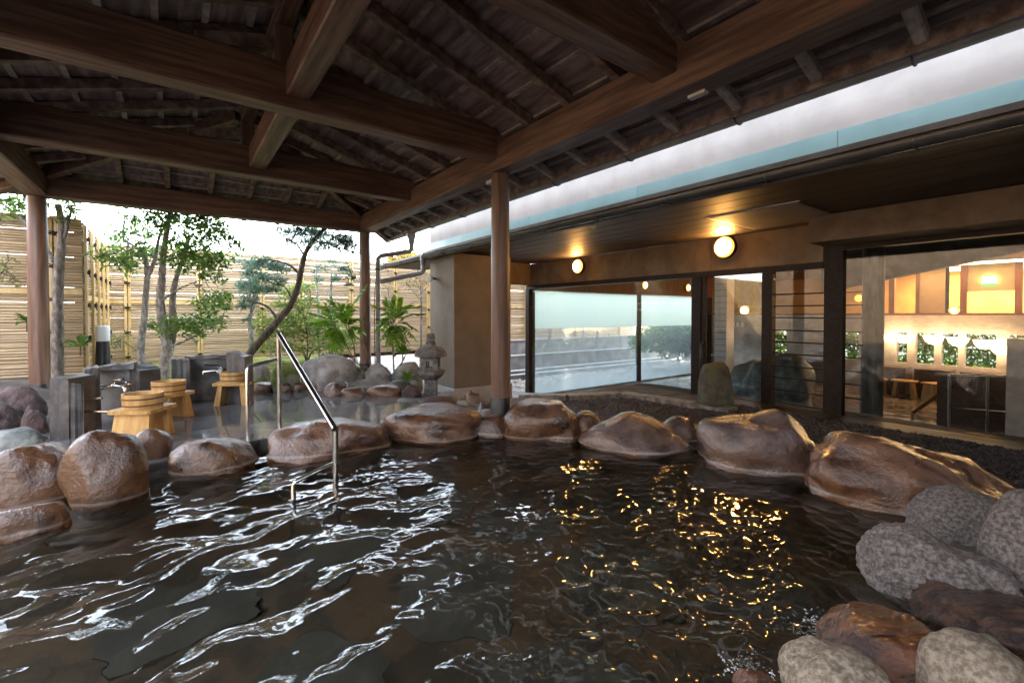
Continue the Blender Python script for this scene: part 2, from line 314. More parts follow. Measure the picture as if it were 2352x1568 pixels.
# ------------------------------------------------------------------ terrain, pool, water, floor
POOL = [(-1.5,3.95),(-.75,4.05),(-.1,4.2),(.35,4.3),(.6,4.55),(.95,4.5),(1.6,4.32),(2.5,4.25),(3.4,3.65),(3.95,2.7),(4.25,1.6),(3.8,.85),(2.6,.45),(2.0,-.3),(1.5,-2.5),(-2.5,-2.5),(-2.6,2.8)]
def inpoly(x, y, P_):
    c = False; j = len(P_) - 1
    for i in range(len(P_)):
        (xi, yi), (xj, yj) = P_[i], P_[j]
        if (yi > y) != (yj > y) and x < (xj - xi) * (y - yi) / (yj - yi) + xi: c = not c
        j = i
    return c
def sstep(a, b, x): t = min(1, max(0, (x - a) / (b - a))); return t * t * (3 - 2 * t)
def ground_z(x, y):
    if inpoly(x, y, POOL): return -.78
    z = -.06 + .015 * noise.noise((x * 1.7, y * 1.7, 0))
    z += .16 * sstep(7.3, 8.0, y) * (1 - sstep(2.9, 3.6, x)) + .05 * sstep(8, 9, y) * noise.noise((x * .8, y * .8, 3)) * (1 - sstep(3, 4, x))
    z += .14 * sstep(6.6, 7.4, y) * (1 - sstep(-1.5, -1.0, x))
    z -= .06 * sstep(3.0, 3.6, x)
    z -= .22 * sstep(2.9, 3.4, x) * sstep(5.0, 6.2, y)
    z -= .42 * sstep(4.0, 4.6, x) * sstep(5.3, 6.0, y)
    return z
def axis(lo, hi, st, far):
    a = list(np.arange(lo, hi + 1e-6, st)); ext = []; d = st
    x = hi
    while x < far: d *= 1.5; x += d; ext.append(x)
    lo_ext = []; d = st; x = lo
    while x > -far: d *= 1.5; x -= d; lo_ext.append(x)
    return lo_ext[::-1] + a + ext
ax, ay = axis(-4, 6.3, .13, 900), axis(-3, 13, .13, 900)
mb = MB(); nx = len(ax)
for yy in ay:
    for xx in ax:
        inner = -4.5 < xx < 7 and -3.5 < yy < 13.5
        mb.v.append((xx, yy, ground_z(xx, yy) if inner else (-.82 if xx > 4.5 else -.08)))
for j in range(len(ay) - 1):
    for i in range(nx - 1): mb.f.append((j*nx+i, j*nx+i+1, (j+1)*nx+i+1, (j+1)*nx+i))
g = mk('ground', mb, SOIL, smooth=60); tag(g, None, None, kind='structure')

pf = tag(mk('pool_floor', MB().prism(POOL, -.79, -.70), POOLF), None, None, kind='structure')
random.seed(11)
for (cx_, cy_, rr) in [(.35,1.15,.36),(1.2,1.25,.42),(-.45,1.9,.4),(.45,2.0,.33),(1.25,2.15,.36),(2.05,1.7,.4),(2.0,2.6,.4),(.0,2.8,.35),(.8,2.95,.35),(1.55,3.15,.34),(2.75,2.2,.36),(-1.3,2.3,.4),(2.5,1.1,.3),(.75,.55,.3),(-.3,.7,.35),(2.9,2.95,.3)]:
    n = random.randint(8, 10); a0 = random.random() * 6.28
    poly = [(cx_ + rr * random.uniform(.78, 1.12) * math.cos(a0 + k * 6.283 / n), cy_ + rr * random.uniform(.8, 1.1) * math.sin(a0 + k * 6.283 / n)) for k in range(n)]
    mk('flagstone', MB().prism(poly, -.70, -.685 + random.uniform(-.005, .005)), POOLS, pf)

# water surface with real waves
def water_height(X, Y):
    rs = np.random.RandomState(5); Z = np.zeros_like(X)
    for k in range(54):
        lam = .11 * (7.0 ** rs.rand()); th = math.radians(122) + rs.normal() * .75
        sl_ = .042 * rs.uniform(.5, 1.2) * (lam / .3) ** .3
        kx, ky = math.cos(th) * 6.283 / lam, math.sin(th) * 6.283 / lam; ph = rs.rand() * 6.283
        # slow amplitude groups so that calm and lively patches alternate
        gx, gy, gp = rs.normal() * 1.5, rs.normal() * 1.5, rs.rand() * 6.283
        env = .62 + .5 * np.sin(gx * X + gy * Y + gp)
        Z += sl_ * lam / 6.283 * env * np.sin(kx * X + ky * Y + ph)
    # spill of the inflow: short choppy waves that die away from the inflow stones
    d = np.hypot(X - 1.85, Y - .85)
    chop = np.exp(-(d / 1.15) ** 2)
    for k in range(42):
        lam = .05 + .12 * rs.rand(); th = rs.rand() * 6.283; kx, ky = math.cos(th) * 6.283 / lam, math.sin(th) * 6.283 / lam
        Z += chop * .07 * lam / 6.283 * np.sin(kx * X + ky * Y + rs.rand() * 6.283)
    side = 1 / (1 + np.exp(-(X - .9) / .25)); Z *= 1.12 - .5 * side
    for k in range(30):
        lam = .045 + .07 * rs.rand(); th = math.radians(60) + rs.normal() * .8; kx, ky = math.cos(th) * 6.283 / lam, math.sin(th) * 6.283 / lam
        Z += (.42 + .58 * side) * .019 * lam / 6.283 * np.sin(kx * X + ky * Y + rs.rand() * 6.283)
    Z += .045 * np.exp(-((X - 1.62) ** 2 + (Y - .82) ** 2) / .02) + .03 * np.exp(-((X - 1.85) ** 2 + (Y - .92) ** 2) / .012)
    for (px, py, a, r0) in [(525,1365,.0016,.10),(1090,1190,.0016,.12),(1190,1545,.0014,.09),(1160,1505,.001,.05),(1040,1555,.0012,.06),(1350,1545,.001,.05),(735,1300,.001,.08),(420,1300,.0008,.07)]:
        p = G(px, py, -.1); dd = np.hypot(X - p.x, Y - p.y)
        Z += a * np.sin(dd * 6.283 / .028) * np.exp(-((dd - r0 * .4) / (r0 * .5)) ** 2)
    return Z
st = .0115
gx = np.arange(-2.6, 4.3, st); gy = np.arange(-1.2, 4.6, st)
XX, YY = np.meshgrid(gx, gy); ZZ = water_height(XX, YY) - .10
import itertools
nvx, nvy = len(gx), len(gy)
# keep only the cells inside the pool outline
PX = np.array(POOL)
def inpoly_np(X, Y):
    c = np.zeros(X.shape, bool); j = len(PX) - 1
    for i in range(len(PX)):
        xi, yi = PX[i]; xj, yj = PX[j]
        if yi != yj:
            m_ = ((yi > Y) != (yj > Y)) & (X < (xj - xi) * (Y - yi) / (yj - yi) + xi); c ^= m_
        j = i
    return c
cc = inpoly_np(XX[:-1,:-1] + st/2, YY[:-1,:-1] + st/2)
jj, ii = np.nonzero(cc); base = jj * nvx + ii
quads = np.stack([base, base + 1, base + nvx + 1, base + nvx], 1)
used = np.zeros(nvx * nvy, bool); used[quads.ravel()] = True; remap = np.cumsum(used) - 1
vs = np.stack([XX.ravel(), YY.ravel(), ZZ.ravel()], 1)[used]; quads = remap[quads]
wm = bpy.data.meshes.new('pool_water'); wm.vertices.add(len(vs)); wm.vertices.foreach_set('co', vs.ravel())
wm.loops.add(quads.size); wm.loops.foreach_set('vertex_index', quads.ravel()); wm.polygons.add(len(quads))
wm.polygons.foreach_set('loop_start', np.arange(0, quads.size, 4)); wm.polygons.foreach_set('loop_total', np.full(len(quads), 4))
wm.update(); wm.validate(); wm.shade_smooth()
tag(mk('pool_water', wm, WATER), None, None, kind='structure')

# washing floor of large wet stone tiles
FLO = [(-2.2,4.15),(-.6,4.25),(.2,4.3),(.6,4.55),(1.0,4.5),(1.7,4.35),(2.55,4.35),(2.55,7.2),(.8,7.35),(-1.2,7.2),(-2.2,6.6)]
fl = tag(mk('wash_floor', MB().prism(FLO, -.12, -.012), GROUT), None, None, kind='structure')
def clip_poly(poly, x0, y0, x1, y1):
    def cut(P_, f_, inter):
        o = []
        for i in range(len(P_)):
            a, b = P_[i-1], P_[i]; fa, fb = f_(a), f_(b)
            if fb: 
                if not fa: o.append(inter(a, b))
                o.append(b)
            elif fa: o.append(inter(a, b))
        return o
    def ix(c): return lambda a, b: (c, a[1] + (b[1]-a[1]) * (c-a[0]) / (b[0]-a[0]))
    def iy(c): return lambda a, b: (a[0] + (b[0]-a[0]) * (c-a[1]) / (b[1]-a[1]), c)
    for f_, it in ((lambda p: p[0] >= x0, ix(x0)), (lambda p: p[0] <= x1, ix(x1)), (lambda p: p[1] >= y0, iy(y0)), (lambda p: p[1] <= y1, iy(y1))):
        if not poly: return poly
        poly = cut(poly, f_, it)
    return poly
ts = .62
for j in range(6):
    for i in range(9):
        x0 = -2.4 + i * ts + (.31 if j % 2 else 0); y0 = 4.0 + j * ts
        c = clip_poly(FLO, x0 + .004, y0 + .004, x0 + ts - .004, y0 + ts - .004)
        if c and len(c) > 2: mk('floor_tile', MB().prism(c, -.012, random.uniform(-.001, .0015)), FLOORT, fl)

# moss carpet of the garden
mo = MB(); nm = 40
for j in range(nm):
    for i in range(nm):
        x, y = -1.05 + 4.3 * i / (nm - 1), 7.45 + 4.5 * j / (nm - 1); mo.v.append((x, y, ground_z(x, y) + .012 + .02 * noise.noise((x*4, y*4, 8))))
for j in range(nm - 1):
    for i in range(nm - 1): mo.f.append((j*nm+i, j*nm+i+1, (j+1)*nm+i+1, (j+1)*nm+i))
tag(mk('moss_ground', mo, MOSS, smooth=60), None, None, kind='structure')

# ------------------------------------------------------------------ pavilion over the pool
PXR, PXL, RX = 2.75, -1.36, .695          # right and left plates, ridge
PYS = [-.3, 3.9, 8.1]                      # post rows
ZU, ZT = 2.57, 2.85                        # plate underside and top
SLOPE = .30; RZ = ZT + SLOPE * (PXR - RX); HIPY = 8.1 - (PXR - RX); OV = .72; Y0 = -7.2  # roof carried on unseen behind the camera to block sky light
pav = thing('bath_pavilion', 'open timber pavilion with dark beams and boarded roof standing over the stone pool', 'pavilion', (RX, 3.9, 0))
for y in PYS:
    for x in (PXL, PXR):
        if x == PXL and y < 8: continue
        pr = .098
        p = mk('post', MB().lathe([(pr, -.05), (pr, .9), (pr*.97, 2.0), (pr*.94, ZU - .005)], (x, y, 0), 28), WOODZ, pav, 40)
        zc = .23 if y > 3 else .17
        mk('post_cuff', MB().lathe([(pr+.006, -.3), (pr+.006, zc), (pr+.0035, zc+.006)], (x, y, 0), 28), CUFF, p, 40)
for x_, y_ in ((PXL, -.3), (PXL, -4.4), (PXR, -4.4), (PXL, 3.9)):
    if y_ != 3.9: mk('post', MB().lathe([(.098, -.05), (.092, ZU - .005)], (x_, y_, 0), 28), WOODZ, pav, 40)
for x in (PXL, PXR): mk('plate_beam', MB().bar((x, Y0, (ZU+ZT)/2), (x, 8.1+.11, (ZU+ZT)/2), .22, ZT-ZU, ch=.012), WOODY, pav)
mk('plate_beam', MB().bar((PXL+.111, 8.1, (ZU+ZT)/2+.003), (PXR-.111, 8.1, (ZU+ZT)/2+.003), .22, ZT-ZU, ch=.012), WOODX, pav)
for y in (-6.4, -4.35, -2.3, -.25, 1.85, 3.9, 6.0):
    mk('tie_beam', MB().bar((PXL+.111, y, 2.68+.165), (PXR-.111, y, 2.68+.165), .2, .33, ch=.014), WOODX, pav)
ys = [Y0, -6.4, -4.35, -2.3, -.25, 1.85, 3.9, 6.0]
for a, b in zip(ys[:-1], ys[1:]):
    mk('centre_beam', MB().bar((.78, a + (.102 if a > Y0 else 0), 2.765+.12), (.78, b - .102, 2.765+.12), .17, .24, ch=.012), WOODY, pav)
for y in (-.25, 1.85, 3.9, 6.0):
    mk('king_post', MB().bar((RX, y, 3.012), (RX, y, RZ-.17), .13, .13, up=(0,1,0), ch=.008), WOODZ, pav)
    for s in (-1, 1): mk('strut', MB().bar((RX + s*.066, y, RZ-.30), (RX + s*.55, y, 3.03), .09, .1, ch=.006), RAFT, pav)
mk('ridge_beam', MB().bar((RX, Y0, RZ-.10), (RX, HIPY, RZ-.10), .12, .14, ch=.008), WOODY, pav)
for s in (-1, 1):
    hx, hy = (PXR - RX + OV), (PXR - RX + OV)
    mk('hip_rafter', MB().bar((RX + s*.08, HIPY + .08, RZ - .08), (RX + s*hx, HIPY + hy, RZ - SLOPE*hx - .03), .1, .12, ch=.006), WOODY, pav)
    xm = PXR - RX + .05
# rafters
for s in (-1, 1):
    y = .7 - .525 * 15
    while y < 8.75:
        d0 = max(0.05, y - HIPY + .06); d1 = PXR - RX + .68
        if d0 < d1 - .1:
            d2 = PXR - RX + .112
            if d0 < d2: mk('rafter', MB().bar((RX + s*d0, y, RZ + .025 - SLOPE*d0), (RX + s*d2, y, RZ + .025 - SLOPE*d2), .075, .095, ch=.006), RAFT, pav)
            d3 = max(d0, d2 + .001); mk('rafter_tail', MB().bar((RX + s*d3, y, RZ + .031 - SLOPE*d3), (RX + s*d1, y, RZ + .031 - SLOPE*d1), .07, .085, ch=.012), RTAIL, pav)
        y += .525
for k in range(-6, 6):
    x = RX + .25 + k * .5; d0 = abs(x - RX) + .06; d1 = 2.7
    if d0 < d1 - .1: mk('rafter', MB().bar((x, HIPY + d0, RZ + .033 - SLOPE*d0), (x, HIPY + d1, RZ + .033 - SLOPE*d1), .065, .075, ch=.006), RAFT, pav)
# lapped roof boards above the rafters
DMAX = PXR - RX + OV
nb = 9; bw = DMAX / nb
for s in (-1, 1):
    for k in range(nb):
        da, db = k * bw, (k + 1) * bw + .03
        za, zb = RZ + .088 - SLOPE*da + .004, RZ + .088 - SLOPE*db - .014 + .012
        q = [(RX+s*da, Y0), (RX+s*db, Y0), (RX+s*db, HIPY+db), (RX+s*da, HIPY+da)]; zz = [za+.0, zb-.01, zb-.01, za+.0]
        mk('roof_board', MB().hexa([(p[0], p[1], z) for p, z in zip(q, zz)], [(p[0], p[1], z+.014) for p, z in zip(q, zz)]), BOARD, pav)
        # thin lath under the lap
        zc_ = RZ + .074 - SLOPE*(k+.55)*bw
        mk('lath', MB().bar((RX+s*(k+.55)*bw, Y0, zc_), (RX+s*(k+.55)*bw, HIPY+(k+.5)*bw, zc_), .045, .022), LATH, pav)
for k in range(nb):
    da, db = k * bw, (k + 1) * bw + .03
    za, zb = RZ + .091 - SLOPE*da, RZ + .091 - SLOPE*db - .01
    q = [(RX-da, HIPY+da), (RX+da, HIPY+da), (RX+db, HIPY+db), (RX-db, HIPY+db)]; zz = [za, za, zb, zb]
    mk('roof_board', MB().hexa([(p[0], p[1], z) for p, z in zip(q, zz)], [(p[0], p[1], z+.014) for p, z in zip(q, zz)]), BOARD, pav)
    if k: mk('lath', MB().bar((RX-(k+.4)*bw, HIPY+(k+.5)*bw, RZ+.074-SLOPE*(k+.5)*bw), (RX+(k+.4)*bw, HIPY+(k+.5)*bw, RZ+.074-SLOPE*(k+.5)*bw), .045, .022), LATH, pav)
mb = MB(); e = DMAX + .05; zr = RZ + .16
mb.add([(RX,Y0,zr),(RX,HIPY,zr),(RX+e,Y0,zr-SLOPE*e),(RX+e,HIPY+e,zr-SLOPE*e),(RX-e,Y0,zr-SLOPE*e),(RX-e,HIPY+e,zr-SLOPE*e)],
       [(0,2,3,1),(0,1,5,4),(1,3,5)])
rc = mk('roof_covering', mb, TILE, pav); sm = rc.modifiers.new('thickness', 'SOLIDIFY'); sm.thickness = .035; sm.offset = 1
# gutter on the right eave
def half_gutter(pA, pB, r_, seg=10, th=.004):
    mb = MB(); pA, pB = Vector(pA), Vector(pB); d = (pB - pA).normalized(); sd_ = d.cross(Vector((0,0,1)))
    prof = [(math.cos(a), math.sin(a)) for a in [math.pi + math.pi * k / seg for k in range(seg + 1)]]
    ring = [(c * r_, s_ * r_) for c, s_ in prof] + [(c * (r_-th), s_ * (r_-th)) for c, s_ in prof[::-1]]
    n = len(ring); vs = [p + sd_ * q[0] + Vector((0,0,q[1])) for p in (pA, pB) for q in ring]
    mb.add(vs, [(i, (i+1) % n, n+(i+1) % n, n+i) for i in range(n)] + [tuple(range(n))[::-1], tuple(range(n, 2*n))]); return mb
mk('eave_board', MB().bar((PXR+.69, Y0, 2.655), (PXR+.69, HIPY+DMAX-.03, 2.655), .02, .10), RAFT, pav)
GX, GZ = 3.55, 2.665
GYE = 9.0
gut = mk('gutter', half_gutter((GX, Y0, GZ), (GX, GYE, GZ), .075), PIPE, pav, 40)
y = .7 - .525 * 14
while y < 8.9:
    pts = [(GX + .081*math.cos(a), y + .06, GZ + .081*math.sin(a)) for a in [math.radians(180 + 15*k) for k in range(13)]]
    mk('bracket', MB().tube([(GX-.12, y+.06, GZ+.09)] + pts, .006, 6), WIRE, gut); y += 1.05
GD = XP(945, 535, GX).y
mk('outlet_box', MB().lathe([(.05,-.26),(.062,-.18),(.085,-.1),(.085,-.0),(.08,.02)], (GX, GD, GZ), 14), PIPE, gut, 40)
dq = DP(868, 590, 8.15)
mk('downpipe', MB().tube([(GX, GD, GZ-.22), (GX, GD, GZ-.34), (GX-.03, GD, GZ-.39), (dq.x+.05, dq.y-.03, dq.z+.02), (dq.x, dq.y, dq.z-.03), (dq.x, dq.y, dq.z-.12), (dq.x, dq.y, -.1)], .042, 12), PIPE, pav, 60)
for zz in (1.0, 1.9): mk('pipe_clip', MB().tube([(dq.x, dq.y, zz), (dq.x, dq.y, zz+.03)], .047, 12), WIRE, pav)
mk('junction_box', MB().box(PXR+.02, 3.95, ZU-.04, PXR+.14, 4.2, ZU-.001), GREYP, pav)
jb = XP(1602, 224, 2.8).y; mk('junction_box', MB().box(PXR+.03, jb-.06, ZU-.022, PXR+.08, jb+.06, ZU-.001), GREYP, pav)

# ------------------------------------------------------------------ stones
def rock_mesh(seed, sub=4, boxy=2.4, amp=.16, freq=1.1, facets=5, bumps=()):
    rnd = random.Random(seed); bm = bmesh.new(); bmesh.ops.create_icosphere(bm, subdivisions=sub, radius=1.0)
    off = Vector((rnd.uniform(-50, 50), rnd.uniform(-50, 50), rnd.uniform(-50, 50)))
    planes = []
    for _ in range(facets):
        n_ = Vector((rnd.gauss(0,1), rnd.gauss(0,1), rnd.gauss(0,.8))).normalized(); planes.append((n_, rnd.uniform(.74, .93)))
    for v in bm.verts:
        d = v.co.normalized()
        r_ = (abs(d.x)**boxy + abs(d.y)**boxy + abs(d.z)**boxy) ** (-1.0 / boxy)
        for n_, k in planes:
            c = d.dot(n_)
            if c > .05:
                lim = k / c
                if r_ > lim: r_ = lim + (r_ - lim) * .22
        q = d * freq + off
        r_ *= 1 + amp * noise.noise(q) + amp * .45 * noise.noise(q * 2.3) + amp * .2 * noise.noise(q * 5.1) + amp * .09 * noise.noise(q * 11)
        for (bx, by, bz, ba, bs) in bumps:
            b = Vector((bx, by, bz)).normalized(); r_ *= 1 + ba * math.exp(-((d - b).length / bs) ** 2)
        v.co = d * r_
    m = bpy.data.meshes.new('rock'); bm.to_mesh(m); bm.free(); m.shade_smooth(); return m
def boulder(name, label, L_, R_, T_, B_, zb, mat, seed, dr=.75, sink=.5, sub=4, group=None, cat='boulder', boxy=2.5, amp=.15, bumps=(), parent=None, roll=0.0, tilt=0.0, facets=5, grain=None):
    """L,R,T,B: outline seen in the survey picture; zb: level where its front foot stands"""
    xc = (L_ + R_) / 2; p0 = G(xc, B_, zb); d0 = depth(p0)
    W = (R_ - L_) / FPX * d0; W *= 1 + W * dr * .5 / d0; lat = 0.0; dz = 0.0
    vd = Vector((p0.x, p0.y, 0)).normalized(); rt = Vector((vd.y, -vd.x, 0))
    m = rock_mesh(seed, sub, boxy, amp, facets=facets, bumps=bumps)
    co0 = np.empty(len(m.vertices) * 3); m.vertices.foreach_get('co', co0); co0 = co0.reshape(-1, 3)
    mn, mx = co0.min(0), co0.max(0); co0 = (co0 - (mn + mx) / 2) / ((mx - mn) / 2)
    FW_, R_A, U_A = np.array(_fw), np.array(_r), np.array(_u)
    for it in range(5):        # settle width, height and place so that the outline agrees with the survey
        D = W * dr; c = p0 + vd * (D * .5) + rt * lat; dc = depth(c) - D * .12
        zt = DP(xc, T_, dc).z + dz; h = max(.05, zt - zb); low = h * sink + .06
        co = co0 * np.array([W / 2, D / 2, (h + low) / 2])
        if roll:
            cr, sr = math.cos(roll), math.sin(roll); x_ = co[:,0] * cr - co[:,2] * sr; z_ = co[:,0] * sr + co[:,2] * cr; co[:,0], co[:,2] = x_, z_
        if tilt: co[:,2] += tilt * co[:,0]
        an = math.atan2(vd.y, vd.x) - math.pi / 2; ca, sa = math.cos(an), math.sin(an)
        x_ = co[:,0] * ca - co[:,1] * sa; y_ = co[:,0] * sa + co[:,1] * ca; co[:,0], co[:,1] = x_, y_
        wp = co + np.array([c.x, c.y, zb - low + (h + low) / 2 - EYE]); wp = wp[wp[:,2] > zb - EYE]
        dd = np.maximum(wp @ FW_, .2); px = CX + FPX * (wp @ R_A) / dd; py = CY - FPX * (wp @ U_A) / dd
        W *= min(1.3, max(.7, (R_ - L_) / (px.max() - px.min()))); lat += ((L_ + R_) / 2 - (px.max() + px.min()) / 2) / FPX * d0; dz += (py.min() - T_) / FPX * d0 * .8
    if grain:      # chiselled or water worn relief: (amplitude, frequency, stretch along the flow)
        am, fq, sx = grain; r_x, r_y = _r.x, _r.y
        for i in range(len(co)):
            x_, y_, z_ = co[i]; a_ = (x_ * r_x + y_ * r_y) / sx; b_ = -x_ * r_y + y_ * r_x; q = Vector((a_, b_, z_)) * fq
            dlt = am * (noise.noise(q) + .5 * noise.noise(q * 2.1) + .3 * noise.noise(q * 4.3)); l_ = math.sqrt(x_*x_ + y_*y_ + z_*z_) + 1e-6
            co[i] *= 1 + dlt / l_
    m.vertices.foreach_set('co', co.ravel()); m.update()
    o = mk(name, m, mat, parent, loc=(c.x, c.y, zb - low + (h + low) / 2))
    if not parent: tag(o, label, cat, group)
    return o
RIM = 'boulders around the pool'; WZ = -.1
RL = [
 ('broad brown boulder half cut off at the left edge of the picture', -60,193,1012,1172,-.1,ROCKB,1,.8,dict()),
 ('low wet brown boulder at the waterline under the left edge boulder', -50,167,1150,1238,WZ,ROCKB,2,.6,dict(boxy=3)),
 ('tall rounded brown boulder at the left of the pool, white streak near its foot', 131,346,988,1168,WZ,ROCKB,3,.75,dict(grain=(.007,7,1),tilt=-.12)),
 ('small dark brown boulder perched behind the tall rounded one, beside the bucket stool', 285,402,983,1075,-.06,ROCKB,4,.7,dict(boxy=3)),
 ('flat sloping brown boulder left of the handrail step into the pool', 385,598,1003,1092,WZ,ROCKB,5,.7,dict(grain=(.007,7,1),tilt=-.15)),
 ('long loaf shaped brown boulder behind the lower handrail post', 611,900,957,1055,WZ,ROCKB,6,.6,dict(boxy=3.4,amp=.18,grain=(.008,7,1.5))),
 ('wide flat glistening boulder between the loaf shaped one and the middle post', 868,1108,922,1024,WZ,ROCKB,7,.9,dict(boxy=3.6,amp=.22,grain=(.012,7,2))),
 ('small dark stone wedged in front of the middle post', 1085,1172,948,1006,WZ,ROCKB,8,.8,dict(sub=3)),
 ('brown boulder with a shiny puddle on top, just right of the middle post', 1156,1352,913,1018,WZ,ROCKB,9,.8,dict(boxy=3.4,amp=.2,grain=(.009,8,1))),
 ('small brown stone tucked behind the greyish peaked boulder', 1315,1388,941,1000,-.06,ROCKB,10,.8,dict(sub=3)),
 ('greyish brown peaked boulder with smooth wet flanks spreading into the water', 1328,1585,944,1052,WZ,ROCKP,11,.7,dict(boxy=1.55,amp=.14,bumps=((-.1,0,1,.25,.4),))),
 ('small flat topped stone shining between the peaked boulder and the lumpy mauve one', 1516,1612,954,1020,WZ,ROCKB,12,.8,dict(sub=3)),
 ('large lumpy mauve boulder in front of the door', 1598,1910,938,1098,WZ,ROCKP,13,.75,dict(boxy=3.2,amp=.22,tilt=.0,bumps=((.15,.1,1,.3,.35),(-.8,-.4,.6,.12,.3)))),
 ('largest orange brown boulder sloping down at the right of the pool', 1843,2420,990,1208,WZ,ROCKB,14,.62,dict(boxy=2.8,amp=.2,tilt=-.07,sub=5,facets=7,bumps=((-.3,0,1,.2,.5),),grain=(.012,6,1.6))),
 ('smooth pinkish grey boulder resting against the largest brown boulder', 2078,2345,1112,1262,-.1,GRAN,15,.8,dict(boxy=2.2,amp=.1,sub=5,grain=(.004,16,1))),
 ('pale egg shaped boulder cut off by the right edge of the picture', 2238,2480,1120,1400,-.1,GRAN,16,.8,dict(boxy=2.1,amp=.1,sub=5,grain=(.004,16,1))),
 ('big rough grey granite boulder at the right beside the inflow', 1966,2370,1196,1400,WZ,GRAN,17,.6,dict(boxy=3.0,amp=.2,sub=6,tilt=-.16,facets=8,grain=(.012,13,1))),
 ('wet brown slab with running water at the right edge, above the red stone', 2090,2560,1304,1500,-.1,FLOWR,18,.8,dict(boxy=3,amp=.14,sub=6,grain=(.016,26,5))),
 ('red brown wet stone under the running water at the inflow', 1872,2240,1380,1600,-.1,ROCKR,19,.7,dict(boxy=2.4,amp=.14,sub=6,grain=(.007,20,4))),
 ('pale grey granite cobble at the bottom edge, left of the beige one', 1785,2075,1458,1700,-.1,GRANB,20,.9,dict(boxy=2.1,amp=.13,sub=5,grain=(.004,14,1))),
 ('round beige granite cobble in the bottom right corner', 2066,2440,1438,1720,-.1,GRANB,21,.9,dict(boxy=2.2,amp=.13,sub=5,grain=(.004,14,1))),
 ('red brown wet stone barely breaking the surface at the bottom edge', 1680,1800,1550,1620,-.1,ROCKR,22,.9,dict(boxy=2.3,amp=.08)),
]
for lab, l_, r_, t_, b_, zb, mt, sd_, dr, kw in RL:
    boulder('pool_boulder', lab, l_, r_, t_, b_, zb, mt, sd_, dr, group=RIM, **kw)
LAVG = 'lava stones piled beside the wash stand'
for lab, l_, r_, t_, b_, zb, mt, sd_ in [
 ('purplish lava stone on top of the pile at the left edge', -40,112,884,960,.1,LAVA,31),
 ('dark lava stone low in the pile at the left edge', -50,60,925,1010,-.05,LAVA,32),
 ('dark lava stone in the pile next to the stone partition', 45,118,930,1010,-.05,LAVA,33),
 ('greenish grey stone at the foot of the lava pile', -30,112,978,1045,-.06,GREENST,34),
 ('small white pebble lodged beside the stone partition', 92,112,962,990,.0,GRAN,35)]:
    boulder('lava_stone', lab, l_, r_, t_, b_, zb, mt, sd_, .9, group=LAVG, cat='stone', amp=.24, sub=4 if sd_ < 34 else 3, facets=9)
EDG = 'edging stones behind the washing floor'
for lab, l_, r_, t_, b_, zb, mt, sd_, dr in [
 ('brown edging stone just right of the upright handrail', 577,632,876,904,.0,ROCKB,41,.8),
 ('leftmost small edging stone between the two handrail posts and the loaf boulder', 640,672,878,903,.0,ROCKB,42,.8),
 ('reddish edging stone second from the tall handrail post', 664,712,875,899,.0,ROCKB,43,.8),
 ('reddish edging stone below the big grey garden boulder', 706,748,873,898,.0,ROCKB,44,.8),
 ('smooth reddish edging stone nearest the sloping rail', 740,805,874,910,.0,ROCKB,45,.8),
 ('dark edging stone left of the far post base', 782,846,888,912,.0,ROCKB,46,.8),
 ('long rounded brown edging stone below the far post', 840,925,882,912,.0,ROCKB,47,.7),
 ('flat grey edging stone at the foot of the far post', 790,870,868,890,.05,GARD,48,.8),
 ('dark rounded stone left of the lantern foot', 920,970,884,918,-.05,LAVA,49,.9),
 ('low dark stone behind the long rounded edging stone', 880,945,872,900,.0,SLAB,50,.8),
 ('flat wet grey stone slab in front of the lantern', 878,1050,912,950,-.08,SLAB,51,.9),
 ('bluish wet flat stone in front of the lantern foot', 960,1052,908,936,-.05,LAVA,52,.8),
 ('grey angular stone right of the lantern foot', 1000,1062,898,930,-.12,GARD,53,.9),
 ('upright reddish stone in front of the building plinth', 1066,1106,896,938,-.1,ROCKB,54,.9),
 ('small pale stone left of the upright reddish one', 1045,1080,918,940,-.1,GARD,55,.9),
 ('small dark stone left of the middle post', 1095,1140,922,950,-.06,ROCKB,56,.9),
 ('pebble jammed at the left of the middle post cuff', 1106,1134,938,957,-.04,GARD,57,.9),
 ('thin stone right of the middle post', 1168,1200,912,938,-.08,GARD,58,.9)]:
    boulder('edging_stone', lab, l_, r_, t_, b_, zb, mt, sd_, dr, group=EDG, cat='stone', sub=3, amp=.2, boxy=3, facets=7)
GRD = 'boulders in the garden'
for lab, l_, r_, t_, b_, zb, mt, sd_ in [
 ('largest pale grey garden boulder behind the sloping handrail', 690,822,812,890,.06,GARD,61),
 ('mossy garden boulder behind the tall handrail post', 622,690,832,892,.06,MOSSST,62),
 ('grey garden boulder right of the second wash stand', 575,622,832,882,.06,GARD,63),
 ('low green mossy stone beside the second wash stand', 578,622,868,892,.04,MOSSST,64),
 ('rounded grey boulder behind the far post', 840,900,832,885,.05,GARD,65),
 ('grey boulder left of the lantern, behind the leafy plant', 895,972,830,895,-.05,GARD,66),
 ('bushy looking mossy rock between the pale boulder and the far post', 770,838,838,885,.05,MOSSST,67)]:
    boulder('garden_boulder', lab, l_, r_, t_, b_, zb, mt, sd_, .8, group=GRD, amp=.2, boxy=2.8, facets=8)

